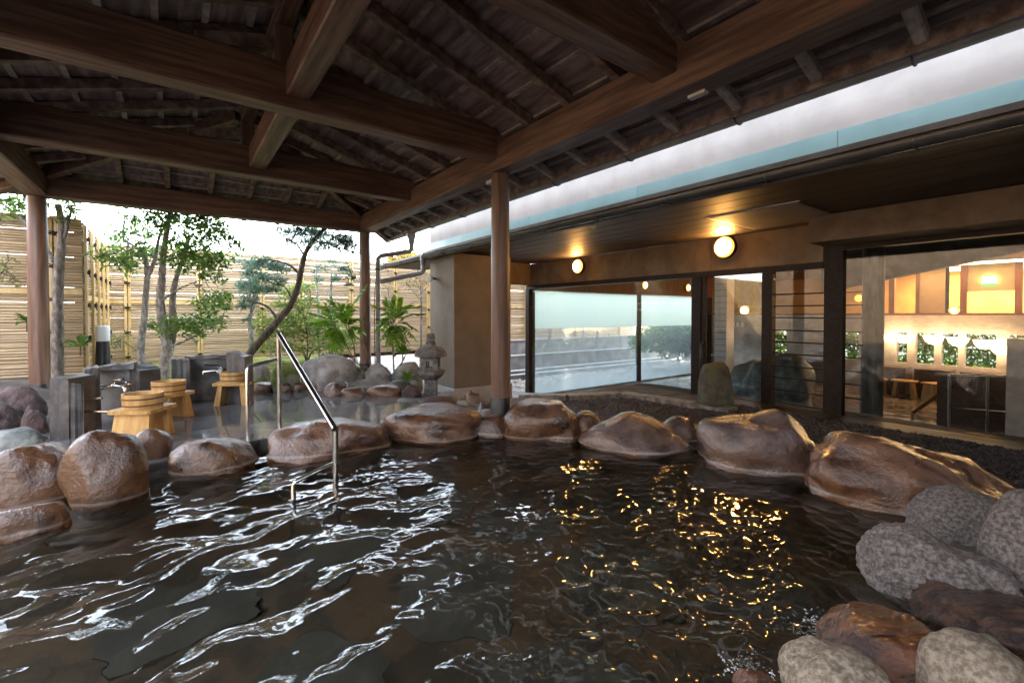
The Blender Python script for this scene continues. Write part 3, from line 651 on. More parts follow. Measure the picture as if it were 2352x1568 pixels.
# upright rounded marker stone by the door
c = G(1652, 938, -.1)
m = rock_mesh(71, 4, 4.2, .05, facets=2); co = np.empty(len(m.vertices)*3); m.vertices.foreach_get('co', co); co = co.reshape(-1,3)
mn, mx = co.min(0), co.max(0); co = (co-(mn+mx)/2)/((mx-mn)/2); d0 = depth(c); co *= np.array([76/FPX*d0/2, .17, .46]); an = YAW
x_ = co[:,0]*math.cos(-an)-co[:,1]*math.sin(-an); y_ = co[:,0]*math.sin(-an)+co[:,1]*math.cos(-an); co[:,0], co[:,1] = x_, y_
m.vertices.foreach_set('co', co.ravel()); m.update()
zt = DP(1652, 834, d0).z
tag(mk('marker_stone', m, M('marker_stone', (.055,.048,.032), (.12,.1,.07), 9, rough=.8, bump=.7, bscale=40, bdist=.01, c3=(.1,.12,.03), c3scale=4), loc=(c.x+.12, c.y+.1, zt-.46)), 'upright round topped standing stone outside the sliding door', 'standing stone')

# ------------------------------------------------------------------ stone washing stands
def slab(parent, pts_px, zt_px, name='slab', th=.10, zb=0.0, mat=SLAB, back=None):
    pass
def wall_block(name, parent, a, b, zt0, zt1, th, mat=SLAB, z0=-.01, rough=.012, seed=0):
    """upright stone between floor points a and b, top heights zt0 and zt1, thickness th away from the viewer"""
    rnd = random.Random(seed); a, b = Vector((a[0], a[1], 0)), Vector((b[0], b[1], 0)); d = (b - a); n_ = Vector((-d.y, d.x, 0)).normalized()
    if n_.dot(_fw) < 0: n_ = -n_
    nseg = 6; mb = MB(); vs = []
    for off in (0, th):
        for k in range(nseg + 1):
            t = k / nseg; p = a + d * t + n_ * off; j = lambda: rnd.uniform(-rough, rough)
            vs.append((p.x + j()*.5, p.y + j()*.5, z0)); vs.append((p.x + j()*.5, p.y + j()*.5, zt0 + (zt1 - zt0) * t + j()))
    q = 2 * (nseg + 1); fs = []
    for k in range(nseg):
        i = 2 * k; fs += [(i, i+2, i+3, i+1), (q+i, q+i+1, q+i+3, q+i+2), (i+1, i+3, q+i+3, q+i+1), (i, q+i, q+i+2, i+2)]
    fs += [(0, 1, q+1, q), (2*nseg, q+2*nseg, q+2*nseg+1, 2*nseg+1)]
    mb.add(vs, fs); return mk(name, mb, mat, parent)
def zpx(x, y, p): return DP(x, y, depth(Vector((p[0], p[1], 0)))).z
def faucet(parent_label, p, dirv, s=1.0):
    t = thing('faucet', parent_label, 'faucet', tuple(p)); p = Vector(p); d = Vector(dirv).normalized(); sd_ = d.cross(Vector((0,0,1)))
    mk('body', MB().tube([p - sd_*.10*s, p + sd_*.10*s], .024*s, 14), CHROME, t, 40)
    for k in (-1, 1): mk('knob', MB().tube([p + sd_*k*.10*s, p + sd_*k*.15*s], [.03*s, .026*s], 12), CHROME, t, 40)
    mk('lever', MB().tube([p + Vector((0,0,.02)), p + Vector((0,0,.055)) + d*.02, p + d*.16*s + Vector((0,0,.075))], [.014*s,.016*s,.01*s], 8), CHROME, t, 40)
    mk('spout', MB().tube([p + d*.01, p + d*.10*s - Vector((0,0,.005)), p + d*.17*s - Vector((0,0,.012)), p + d*.175*s - Vector((0,0,.045))], [.017*s,.016*s,.014*s,.013*s], 10), CHROME, t, 40)
    for k in (-1, 1): mk('wall_pipe', MB().tube([p + sd_*k*.06*s, p + sd_*k*.06*s - d*.10], .012*s, 8), CHROME, t, 40)
    return t
ws = thing('wash_stand', 'grey stone wash stand of upright slabs beside the lava stones at left', 'wash stand', tuple(G(200, 1000)))
A = G(118, 1008); B = G(193, 1003); C_ = G(203, 985); D_ = G(318, 962)
wall_block('front_pillar', ws, G(116,1010), G(160,1009), zpx(116,868,G(116,1010)), zpx(160,868,G(160,1009)), .28, seed=1)
wall_block('side_slab', ws, G(161,1009), G(194,1004), zpx(161,880,G(161,1009)), zpx(194,880,G(194,1004)), .22, seed=2)
b0, b1 = G(205,965), G(300,958)
wall_block('back_slab', ws, b0, b1, zpx(205,848,b0), zpx(300,836,b1), .12, mat=CONC, seed=3, rough=.006)
wall_block('cap_stone', ws, G(192,970), G(308,961), zpx(192,845,G(192,970)), zpx(308,833,G(308,961)), .14, z0=zpx(250,850,b0), seed=4)
wall_block('corner_stone', ws, G(196,985), G(232,980), zpx(196,850,G(196,985)), zpx(232,842,G(232,980)), .2, seed=5)
wall_block('side_stone', ws, G(298,957), G(320,962), zpx(298,836,G(298,957)), zpx(320,850,G(320,962)), .2, seed=6)
e1 = G(194,1000); 
for (yy_, ln) in ((918, 40), (945, 60)):
    p = DP(194, yy_, depth(e1)); q_ = DP(194 + ln, yy_ - (4 if yy_ < 930 else 0), depth(e1))
    mk('steel_shelf_rod', MB().tube([p, q_, q_ - Vector((0,0,.0))], .012, 8), STEEL, ws, 40)
fp = DP(262, 886, depth(b0) - .12); faucet('chrome mixer tap on the left wash stand', fp, _r * .9 - _fw * .35)
ws2 = thing('wash_stand', 'dark stone wash stand with two side slabs near the third stool', 'wash stand', tuple(G(480, 930)))
b0, b1 = G(430,920), G(520,915)
wall_block('back_slab', ws2, b0, b1, zpx(430,822,b0), zpx(520,816,b1), .1, seed=7, rough=.006)
wall_block('left_slab', ws2, G(396,934), G(436,930), zpx(396,823,G(396,934)), zpx(436,827,G(436,930)), .3, seed=8)
wall_block('right_slab', ws2, G(522,926), G(563,930), zpx(522,806,G(522,926)), zpx(563,818,G(563,930)), .12, seed=9)
wall_block('cap_stone', ws2, G(425,922), G(526,917), zpx(425,818,b0), zpx(526,812,b1), .14, z0=zpx(470,824,b0), seed=10)
faucet('chrome mixer tap on the second wash stand behind the third stool', DP(505, 850, depth(b0) - .14), -_fw * .5 - _r * .9)

# ------------------------------------------------------------------ stools and buckets
def stool_parts(t, w=.40, d=.25, h=.27):
    mb = MB(); mb.bar((0, 0, h - .014), (.0001, 0, h - .014), 1, 1) if False else None
    pr = [(-w/2,-d/2+.02),(-w/2+.02,-d/2),(w/2-.02,-d/2),(w/2,-d/2+.02),(w/2,d/2-.02),(w/2-.02,d/2),(-w/2+.02,d/2),(-w/2,d/2-.02)]
    mk('seat', MB().prism(pr, h - .032, h), HINOKI, t)
    for s in (-1, 1):
        xo, xi = s * w * .47, s * w * .30; to, ti = s * w * .36, s * w * .24
        b = [(xo,-d*.44,0),(xi,-d*.44,0),(xi,d*.44,0),(xo,d*.44,0)]; tp = [(to,-d*.4,h-.034),(ti,-d*.4,h-.034),(ti,d*.4,h-.034),(to,d*.4,h-.034)]
        if s < 0: b = [b[1], b[0], b[3], b[2]]; tp = [tp[1], tp[0], tp[3], tp[2]]
        mk('leg', MB().hexa(b, tp), HINOKI, t)
def bucket_parts(t, r_=.152, h=.125):
    mb = MB()
    prof = [(r_*.93, 0), (r_*.97, h*.3), (r_, h), (r_-.014, h), (r_*.93-.016, .02), (.001, .02)]
    mk('staves', MB().lathe(prof, (0,0,0), 32), HINOKI, t, 35)
    for z in (h*.22, h*.68): mk('hoop', MB().lathe([(r_*.945+z*.08+.0005, z-.007), (r_*.945+z*.08+.004, z-.006), (r_*.945+z*.08+.004, z+.006), (r_*.945+z*.08+.0005, z+.007)], (0,0,0), 32), HOOP, t, 35)
random.seed(3)
for k, (sx, sy, rot, ls, lb, zz) in enumerate([
    (309, 1012, -YAW + 1.62, 'yellow wooden stool nearest the pool, by the left wash stand', 'wooden bucket on the stool nearest the pool', 0),
    (372, 967, -YAW + 1.35, 'yellow wooden stool in the middle, seen end on', 'wooden bucket on the middle stool', 0),
    (527, 932, -YAW + .18, 'yellow wooden stool in front of the second wash stand', 'wooden bucket on the stool in front of the second wash stand', 0)]):
    p = G(sx, sy) + Vector((_fw.x, _fw.y, 0)) * .10
    sc_ = (.36, .36) if k == 0 else (.40, .26)
    t = thing('stool', ls, 'stool', (p.x, p.y, .002), 'cypress stools on the washing floor'); t0 = t.location.copy(); t.location = (0,0,0)
    stool_parts(t, *sc_, .275); t.location = t0; t.rotation_euler = (0,0,rot)
    bt = thing('bucket', lb, 'bucket', (0,0,0), 'cypress buckets on the stools'); bucket_parts(bt); bt.location = (p.x, p.y, .2785); bt.rotation_euler = (0,0,random.random())

# ------------------------------------------------------------------ stainless handrail
hr = thing('handrail', 'stainless steel handrail leading down into the pool', 'handrail', tuple(G(642, 985)))
P1 = G(642, 985); P0 = G(569, 1000); P2 = G(771, 1118, -.1); P3 = G(674, 1143, -.1)
top1 = DP(640, 768, depth(P1)); top2 = DP(770, 985, depth(P2)); rr = .021
mk('sloping_rail', MB().tube([top1, top2], .024, 16), STEEL, hr, 40)
mk('upright', MB().tube([(P1.x, P1.y, -.05), (P1.x, P1.y, top1.z - .012)], rr, 14), STEEL, hr, 40)
mk('upright', MB().tube([(P2.x, P2.y, -.7), (P2.x, P2.y, top2.z - .01)], rr, 14), STEEL, hr, 40)
t0 = DP(569, 842, depth(P0)); q1 = DP(641, 823, depth(P1))
mk('guard_loop', MB().tube([(P0.x, P0.y, -.05), (P0.x, P0.y, t0.z - .03), (P0.x + (q1.x-P0.x)*.06, P0.y + (q1.y-P0.y)*.06, t0.z), (q1.x, q1.y, q1.z)], .017, 12), STEEL, hr, 60)
t3 = DP(674, 1105, depth(P3)); q3 = DP(771, 1062, depth(P2))
mk('guard_loop', MB().tube([(P3.x, P3.y, -.7), (P3.x, P3.y, t3.z - .02), (P3.x + (q3.x-P3.x)*.08, P3.y + (q3.y-P3.y)*.08, t3.z), (q3.x, q3.y, q3.z)], .015, 12), STEEL, hr, 60)

# ------------------------------------------------------------------ stone lantern
lp = G(990, 922, -.2); sc_ = depth(lp) / FPX
lan = thing('stone_lantern', 'small grey stone lantern with domed cap beside the building corner', 'stone lantern', tuple(lp))
def zl(y): return DP(990, y, depth(lp)).z
mk('shaft', MB().lathe([(19*sc_, lp.z-.12), (18.5*sc_, zl(871))], (lp.x, lp.y, 0), 4, math.pi/4 - YAW), LANT, lan)
mk('platform', MB().lathe([(17*sc_, zl(871.2)), (27*sc_, zl(864)), (32*sc_, zl(857)), (32*sc_, zl(850)), (26*sc_, zl(848))], (lp.x, lp.y, 0), 8, math.pi/8 - YAW), LANT, lan)
fb = MB(); hw, ho = 19*sc_, 7.5*sc_; fwh = Vector((_fw.x, _fw.y, 0)).normalized()
for sx in (-1, 1):
    for sy in (-1, 1):
        c0 = Vector((lp.x, lp.y, 0)) + _r * (sx * (hw + ho) / 2) + fwh * (sy * (hw + ho) / 2)
        fb.bar((c0.x, c0.y, zl(847.8)), (c0.x, c0.y, zl(819)), hw - ho, hw - ho, up=_r)
fb2 = MB()
for z0_, z1_ in ((847.6, 843), (827, 819.2)):
    zc = (zl(z0_) + zl(z1_)) / 2; h_ = abs(zl(z1_) - zl(z0_)); c0 = Vector((lp.x, lp.y, zc))
    fb2.bar(c0 - _r * (hw - .003), c0 + _r * (hw - .003), 2 * hw - .006, h_)
mk('fire_box', fb, LANT, lan); mk('fire_box_lintel', fb2, LANT, lan)
mk('cap', MB().lathe([(30*sc_, zl(819)), (37*sc_, zl(817.5)), (37.5*sc_, zl(813)), (34*sc_, zl(805)), (26*sc_, zl(798)), (15*sc_, zl(794)), (9*sc_, zl(793.5))], (lp.x, lp.y, 0), 32), LANT, lan, 50)
mk('finial', MB().lathe([(11*sc_, zl(793.8)), (11*sc_, zl(785)), (8.5*sc_, zl(783)), (9.5*sc_, zl(777)), (8.5*sc_, zl(767)), (6*sc_, zl(765))], (lp.x, lp.y, 0), 20), LANT, lan, 40)

# ------------------------------------------------------------------ bathhouse
BX, WX, YE, FZ = 6.4, 4.0, 8.04, -.75
bh = thing('bathhouse', 'long bathhouse with cream upper wall, teal flashing and a glazed lower front', 'building', (BX, 3, FZ))
def bp(name, x0, y0, z0, x1, y1, z1, mat, par=bh): return mk(name, MB().box(x0, y0, z0, x1, y1, z1), mat, par)
bp('upper_wall', WX, -20, 2.34, 18.5, YE, 7.6, CREAM); bp('ground_floor_wall', BX+.15, -20, -.9, 18.4, -6.02, 2.338, BROWNW)  # building lengthened and raised out of view to keep sun off the court
yy = -6.0
while yy < YE:
    y1 = min(YE + .02, yy + 1.82); bp('flashing', WX-.035 - random.uniform(0, .002), yy, 2.325, WX-.001, y1 - .004, 2.468, TEAL); yy += 1.82
bp('flashing_lip', WX-.055, -6, 2.31, WX-.0, YE+.02, 2.3245, TEAL)
yA, yB = -6, 10.35
bp('canopy_roof', 3.84, yA, 2.262, 5.2, YE+.001, 2.305, DARKW); bp('canopy_roof', 3.84, YE+.003, 2.20, 5.0, yB, 2.27, DARKW)
bp('fascia', 3.875, yA, 2.15, 3.905, yB, 2.261, DARKW)
nbd = 9
for k in range(nbd):
    x0 = 3.907 + k * (BX - 3.907) / nbd; x1 = x0 + (BX - 3.907) / nbd - .014
    bp('soffit_board', x0, -6, 2.232, x1, YE, 2.25 + .002 * (k % 2), SOFF)
cg = mk('eave_gutter', half_gutter((3.80, yA, 2.21), (3.80, yB, 2.21), .055), DARKG, bh, 40)
yy = -1.0
while yy < 10: 
    mk('bracket', MB().tube([(3.80 + .06*math.cos(math.radians(180+20*k)), yy, 2.21 + .06*math.sin(math.radians(180+20*k))) for k in range(10)], .005, 6), WIRE, cg); yy += .9
od = XP(972, 612, 3.80)
mk('outlet_box', MB().lathe([(.035,-.2),(.05,-.12),(.06,-.08),(.06,.0)], (3.80, od.y, 2.2), 12), PIPE, bh, 40)
ob = DP(868, 648, 8.35)
mk('drain_pipe', MB().tube([(3.80, od.y, 2.03), (3.80, od.y, 1.93), (3.76, od.y+.03, 1.89), (ob.x, ob.y, ob.z), ], .045, 12), PIPE, bh, 60)
# corner pillar
zpl = XP(1043, 893, WX).z
bp('pillar', WX, 7.1, zpl, 5.25, YE, 2.2, BEIGEW); bp('plinth', WX-.03, 7.07, -.9, 5.27, YE+.03, zpl-.002, M('plinth', (.36,.35,.35), (.46,.45,.45), 3, rough=.6))
bp('lintel', 5.252, 7.9, 1.76, BX-.002, YE, 2.231, BROWNW)
# glazed front
hy = 2.2
while hy < YE - .01:
    h1 = min(YE, hy + 1.46); bp('header_wall', BX + random.uniform(0, .002), hy, 1.752, BX+.12, h1 - .005, 2.226, BROWNW); hy = h1
bp('header_block', 5.9, -6, 1.93, BX+.12, 2.178, 2.226, BROWNW)
bp('header_frame', BX-.02, 2.2, 1.67, BX+.10, YE+.02, 1.75, FRAME); bp('header_frame', BX-.02, -6, 1.872, BX+.10, 2.178, 1.928, FRAME)
for y0, y1, zt in ((YE-.10, YE+.02, 1.668), (3.80, 3.95, 1.668), (2.78, 2.85, 1.668), (1.985, 2.179, 1.928), (-1.2, -1.1, 1.87)):
    bp('frame_post', BX-.025, y0, -.85, BX+.09, y1, zt, FRAME)
def pane(y0, y1, z0, z1, x=BX+.03, mat=PANE): return bp('pane', x, y0, z0, x+.006, y1, z1, mat)
pane(3.952, YE-.102, -.8, 1.668); pane(2.852, 3.798, -.14, 1.668); lv = pane(2.181, 2.778, -.14, 1.668); pane(-1.098, 1.983, -.09, 1.87); pane(-6, -1.202, -.09, 1.87)
bp('door_stile', BX-.005, 3.72, -.138, BX+.028, 3.797, 1.667, FRAME); bp('door_stile', BX-.005, 2.853, -.138, BX+.028, 2.92, 1.667, FRAME)
dh = mk('door_handle', MB().tube([(BX-.02, 3.76, .25), (BX-.07, 3.76, .27), (BX-.07, 3.76, .66), (BX-.02, 3.76, .68)], .022, 10), BLACKM, bh, 60)
for py in (570,655,740,830,915,1000,1090,1175,1265,1360):
    z = XP(1830, (800 + py/1.8895)/1.63265, BX).z
    if z < 1.66: bp('glazing_bar', BX+.0, 2.182, z-.008, BX+.028, 2.777, z+.008, FRAME); bp('glazing_bar', BX+.04, 1.80, z-.008, BX+.06, 1.98, z+.008, FRAME)
# broad sill in front of the glass, foundation below
bp('sill', 6.0, -6, -.17, BX-.027, 3.3, -.10, M('worn_sill', (.018,.012,.009), (.05,.036,.027), 7, (4,.3,1), .35, .55, .2, 40, .003))
bp('foundation', 6.02, -6, -.9, BX+.08, 3.78, -.172, CONC)
bp('ceiling_panel', 5.0, 1.95, 2.2195, 6.15, 2.88, 2.2315, M('soffit_panel', (.17,.155,.145), (.2,.185,.17), 3, rough=.6)); bp('panel_trim', 4.97, 1.92, 2.2245, 5.0, 2.91, 2.2315, WHITEP); bp('panel_trim', 5.001, 2.881, 2.2245, 6.15, 2.91, 2.2315, WHITEP)
# interior shell
bp('interior_floor', BX+.082, -6, FZ-.1, 14.0, YE-.12, FZ, FLOORI)
bp('interior_ceiling', BX+.122, -6, 2.31, 18.4, YE-.01, 2.338, SOFF)
bp('end_lintel', BX+.122, YE-.12, 1.66, 14.0, YE, 2.308, REDW); bp('end_sill', BX+.1, YE-.10, FZ-.1, 14.0, YE-.02, FZ+.03, CONC)
mul = YP(1463, 700, YE).x
for x0, x1 in ((BX+.1, BX+.17), (mul-.08, mul+.08), (12.9, 14.0)): bp('end_mullion', x0, YE-.09, FZ+.031, x1, YE-.03, 1.659, FRAME)
zfb = YP(1400, 751, YE).z
for x0, x1 in ((BX+.171, mul-.081), (mul+.081, 12.9)):
    bp('end_pane', x0, YE-.064, FZ+.031, x1, YE-.058, zfb-.001, FOGP); bp('frosted_pane', x0, YE-.064, zfb, x1, YE-.058, 1.655, FROST)
iw = tag(mk('indoor_pool_water', MB().box(6.75, 4.2, FZ, 10.9, 7.7, FZ+.012), M('indoor_water', (.05,.09,.12), (.1,.15,.18), 2, rough=.04, bump=.25, bscale=9, bdist=.03)), None, None, kind='structure')
# inner wall with windows to a hedge, wash counters below
op = sorted([(5.7,6.35),(3.05,3.25),(2.57,2.9),(2.17,2.45),(1.58,2.07),(.85,1.4),(4.0,4.6)])
zlo, zhi = -.05, .68
bp('inner_wall', 14.0, -6, FZ-.1, 14.2, YE, zlo, TILEW); bp('inner_wall', 14.0, -6, zhi, 14.2, YE, 1.09, TILEW)
e = -6
for a, b in op + [(YE, YE)]:
    bp('pier', 14.0, e, zlo+.001, 14.2, a, zhi-.001, TILEW); e = b
for k in range(6): bp('tile_course', 13.992, -6, .74 + k*.058, 13.999, YE-.13, .74 + k*.058 + .05, TILEW)
bp('inner_end_wall', 14.002, YE-.1, FZ, 18.4, YE, 2.33, BROWNW)
bp('gallery_ledge', 13.9, -6, 1.092, 14.3, YE-.13, 1.14, REDW); bp('gallery_floor', 14.3, -6, 1.02, 17.4, YE-.13, 1.09, REDW)
bp('gallery_wall', 17.2, -6, 1.091, 17.4, YE-.13, 2.309, ORANGEW)
for px in (2032, 2105): q_ = XP(px, 660, 16.0)
for px, wd in ((2048,.12),(2107,.07),(2213,.12),(2340,.12)):
    q_ = XP(px, 660, 15.2); bp('gallery_post', 15.2, q_.y-wd/2, 1.091, 15.2+wd, q_.y+wd/2, 2.308, REDW)
q0, q1 = XP(2110, 690, 15.25).y, XP(2175, 690, 15.25).y; bp('gallery_panel', 15.25, q1, 1.0915, 15.3, q0, 2.307, CREAMW)
q0 = XP(2175, 690, 14.1).y; bp('gallery_mullion', 14.1, q0-.03, 1.141, 14.16, q0+.03, 2.308, FRAME)
q0, q1 = XP(2220,690,15.25).y, XP(2335,690,15.25).y; zz = XP(2270, 668, 15.25).z; bp('gallery_panel', 15.25, q1, zz, 15.3, q0, 2.307, CREAMW)
bl = XP(2028, 636, 9.5); br = XP(2352, 572, 9.5); br2 = br + (br - bl) * 1.0
mk('sloped_panel', MB().hexa([(9.5, bl.y+.9, bl.z-.22), (9.7, bl.y+.9, bl.z-.22), (9.7, br2.y, 2.3), (9.5, br2.y, 2.3)], [(9.5, bl.y+.9, 2.306), (9.7, bl.y+.9, 2.306), (9.7, br2.y, 2.3065), (9.5, br2.y, 2.3065)]), M('dark_grey_panel', (.06,.058,.055), (.12,.115,.11), 3, rough=.8, bump=.2, bscale=20, bdist=.005), bh)  # dark grey piece with a sloping lower edge under the interior ceiling
q_ = XP(2001, 800, 7.0)
mk('inner_column', MB().lathe([(.115, FZ), (.115, 2.305)], (7.05, q_.y, 0), 16), M('dark_column', (.02,.02,.02), (.06,.06,.058), 20, (2,2,.3), rough=.4), bh, 40)
bp('ramp_wall', 9.6, -2, FZ+.001, 9.8, 1.72, .15, DKST); bp('ramp_cap', 9.57, -2, .151, 9.83, 1.75, .18, CONC)
bp('tile_column', 9.0, XP(2352,800,9.0).y-1.2, FZ+.001, 9.4, XP(2312,800,9.0).y, .78, TILEW)
for k, (cy0, cy1) in enumerate(((2.95,3.6),(2.2,2.8),(1.4,2.05),(.5,1.2),(4.6,5.5))):
    ct = tag(mk('wash_counter', MB().box(13.45, cy0, FZ, 13.99, cy1, -.12), DKST), ['indoor dark stone wash counter nearest the dark column','indoor wash counter second from the dark column','indoor wash counter behind the top of the indoor railing','indoor wash counter next to the tiled column','indoor wash counter seen through the sliding door'][k], 'counter', 'indoor wash counters')
# lamps
def globe_lamp(p, r_, n_, label, name='wall_lamp', mat=GLOBE, group=None, cat='lamp'):
    t = thing(name, label, cat, tuple(p), group); p = Vector(p); n_ = Vector(n_)
    rot = Vector((0,0,1)).rotation_difference(n_).to_matrix()
    def disc(prof, nm, mt):
        mb = MB(); mb.lathe(prof, (0,0,0), 28); mb.v = [tuple(p + rot @ Vector(v)) for v in mb.v]; mk(nm, mb, mt, t, 40)
    disc([(r_*1.12, 0), (r_*1.12, .03), (r_*1.0, .05)], 'base_ring', FRAME)
    disc([(r_*1.02, .02), (r_*1.03, .04), (r_*.99, .055), (r_*.86, .075)], 'glow_rim', RIMG)
    disc([(r_*.9, .02)] + [(r_*.9*math.cos(a), .03 + r_*.62*math.sin(a)) for a in [math.radians(6+12*k) for k in range(7)]] + [(.002, .03 + r_*.62)], 'globe', mat)
globe_lamp(XP(1331, 612, BX-.001), .135, (-1,0,0), 'smaller looking round glowing wall lamp above the steamed window', group='round lamps on the outside wall')
globe_lamp(XP(1667, 568, BX-.001), .15, (-1,0,0), 'round glowing wall lamp above the sliding door', group='round lamps on the outside wall')
for k, (px, py) in enumerate(((1478, 655), (1577, 661))):
    q_ = YP(px, py, YE-.122); globe_lamp((q_.x, YE-.122, q_.z), .11, (0,-1,0), ['indoor ceiling-high lamp left of the door jamb, the left of two','indoor ceiling-high lamp touching the door jamb, the right of two'][k], 'indoor_lamp', SCON, 'lamps over the frosted window')
for k, (px, py) in enumerate(((2050,771),(2079,772),(2147,774),(2203,778),(2264,784),(2303,797))):
    q_ = XP(px, py, 13.9); rb = .17
    t = thing('sconce', ['bowl shaped sconce nearest the dark column','bowl shaped sconce second from the dark column','bowl shaped sconce third from the dark column','bowl shaped sconce fourth from the dark column','bowl shaped sconce fifth from the dark column','bowl shaped sconce partly hidden by the tiled column'][k], 'lamp', tuple(q_), 'bowl sconces over the indoor wash counters')
    mk('bowl', MB().lathe([(.02, -.16), (.09, -.14), (.15, -.07), (.18, .03), (.17, .03), (.01, -.1)], (13.79, q_.y, q_.z), 18), SCON, t, 50)
    mk('wall_arm', MB().box(13.95, q_.y-.02, q_.z-.03, 13.995, q_.y+.02, q_.z+.03), FRAME, t)
pl = thing('gallery_light', 'warm ceiling light in the upper gallery', 'lamp', (16.2, 1.0, 2.3)); mk('housing', MB().box(15.6, -1.5, 2.285, 16.8, 3.4, 2.308), WHITEP, pl); mk('diffuser', MB().box(15.65, -1.45, 2.27, 16.75, 3.35, 2.2845), WARMP, pl)
pl = thing('gallery_light', 'warm panel light added to brighten the front of the upper gallery', 'lamp', (14.7, 1.0, 2.3)); mk('housing', MB().box(14.4, -1.5, 2.285, 15.0, 3.6, 2.308), WHITEP, pl); mk('diffuser', MB().box(14.43, -1.45, 2.27, 14.97, 3.55, 2.2845), WARMF, pl)  # lamp added to brighten the faces of the gallery panels
es = XP(2272, 643, 15.2); t = thing('exit_sign', 'green and white exit sign in the orange upper gallery', 'sign', (15.2, es.y, es.z))
mk('case', MB().box(15.17, es.y-.11, es.z-.075, 15.249, es.y+.11, es.z+.075), GREENL, t); mk('face', MB().box(15.165, es.y-.055, es.z-.055, 15.1695, es.y+.055, es.z+.055), WHITEL, t)
q_ = XP(2196, 712, 14.0); globe_lamp((13.86, q_.y, q_.z), .09, (-1,0,0), 'small lamp glowing on the gallery ledge', 'ledge_lamp', SCON)
q_ = XP(1976, 685, 7.6); globe_lamp((7.6, q_.y, q_.z), .05, (-1,0,0), 'tiny spot lamp left of the dark column', 'spot_lamp', SCON)
q_ = XP(1712, 713, 13.99); globe_lamp((13.99, q_.y, q_.z), .14, (-1,0,0), 'indoor lamp seen through the sliding door', 'indoor_lamp', SCON, 'lamps over the frosted window')
# indoor railing
rl = thing('indoor_railing', 'grey indoor handrail beside the ramp', 'railing', tuple(G(2095, 985, FZ)))
a = G(2095, 985, FZ); b = G(2180, 985, FZ); ta = DP(2095, 950, depth(a)); tb = DP(2178, 890, depth(b))
mk('post', MB().tube([a, ta], .022, 10), STEEL, rl, 40); mk('post', MB().tube([b, tb], .022, 10), STEEL, rl, 40); mk('rail', MB().tube([ta, tb], .028, 10), REDW, rl, 40)
c_ = tb + Vector((.2,-1.4,.05)); mk('top_rail', MB().tube([tb + Vector((0,0,.12)), c_ + Vector((0,0,.1))], .025, 10), STEEL, rl, 40); mk('post', MB().tube([tb, tb + Vector((0,0,.12))], .02, 8), STEEL, rl)
ra, rb = XP(2182, 862, 9.45), XP(2348, 866, 9.45); rc_, rd = XP(2182, 935, 9.45), XP(2348, 948, 9.45)
mk('rail', MB().tube([ra, rb], .026, 10), STEEL, rl, 40); mk('rail', MB().tube([rc_, rd], .022, 10), STEEL, rl, 40)
for q in (ra, ra.lerp(rb, .55), rb): mk('post', MB().tube([(q.x, q.y, FZ), q], .024, 10), STEEL, rl, 40)
tc0 = XP(1642, 700, 9.0).y; tc1 = XP(1669, 700, 9.0).y; bp('pale_tile_column', 9.0, tc1, FZ+.001, 9.3, tc0, 2.306, M('pale_tile', (.5,.52,.58), (.58,.6,.66), 4, rough=.3))
for k in range(24): bp('tile_joint', 8.996, tc1, FZ+.1+k*.125, 8.9995, tc0, FZ+.108+k*.125, GROUT)
sg0, sg1 = XP(1671, 740, 13.9), XP(1710, 750, 13.9); sgn = thing('wall_sign', 'narrow white sign strip with a red mark seen through the sliding door', 'sign', (13.9, (sg0.y+sg1.y)/2, sg1.z))
mk('board', MB().box(13.9, sg1.y, sg1.z, 13.95, sg0.y, sg0.z), WHITEP, sgn); wd_ = sg0.y - sg1.y; hz = sg0.z - sg1.z
mk('red_mark', MB().box(13.895, sg0.y-wd_*.25, sg1.z+hz*.15, 13.8995, sg0.y-wd_*.17, sg1.z+hz*.8), M('red_print', (.7,.05,.04), None, 4, rough=.5), sgn)
for a_, b_2 in ((.31,.33),(.47,.52),(.71,.77)): mk('dark_mark', MB().box(13.895, sg0.y-wd_*b_2, sg1.z+hz*.1, 13.8995, sg0.y-wd_*a_, sg1.z+hz*.95), DKST, sgn)
# indoor rock and stools
m = rock_mesh(91, 4, 2.3, .22, facets=7); o = mk('indoor_rock', m, M('teal_rock', (.03,.05,.05), (.1,.13,.13), 5, rough=.3, bump=.7, bscale=10, bdist=.04)); q_ = G(1785, 962, FZ); o.location = (q_.x+.3, q_.y+.2, FZ+.42); o.scale = (.62,.75,.72)
tag(o, 'dark greenish rock spring indoors behind the glazing bars', 'rock')
st0 = None
for k, (px, py) in enumerate(((2062,888),(2128,892),(2190,900),(1755,862))):
    q_ = G(px, py, FZ); lab = ['indoor wooden stool below the second sconce','indoor wooden stool left of the indoor railing','indoor wooden stool behind the indoor railing','indoor wooden stool seen through the sliding door'][k]
    if st0 is None:
        st0 = thing('indoor_stool', lab, 'stool', (0,0,0), 'indoor wooden stools'); stool_parts(st0, .44, .3, .38); st0.location = (min(q_.x, 13.2), q_.y, FZ); st0.rotation_euler = (0,0,.6)
    else: copy_tree(st0, (min(q_.x, 13.2), q_.y, FZ), lab, .6 + k)
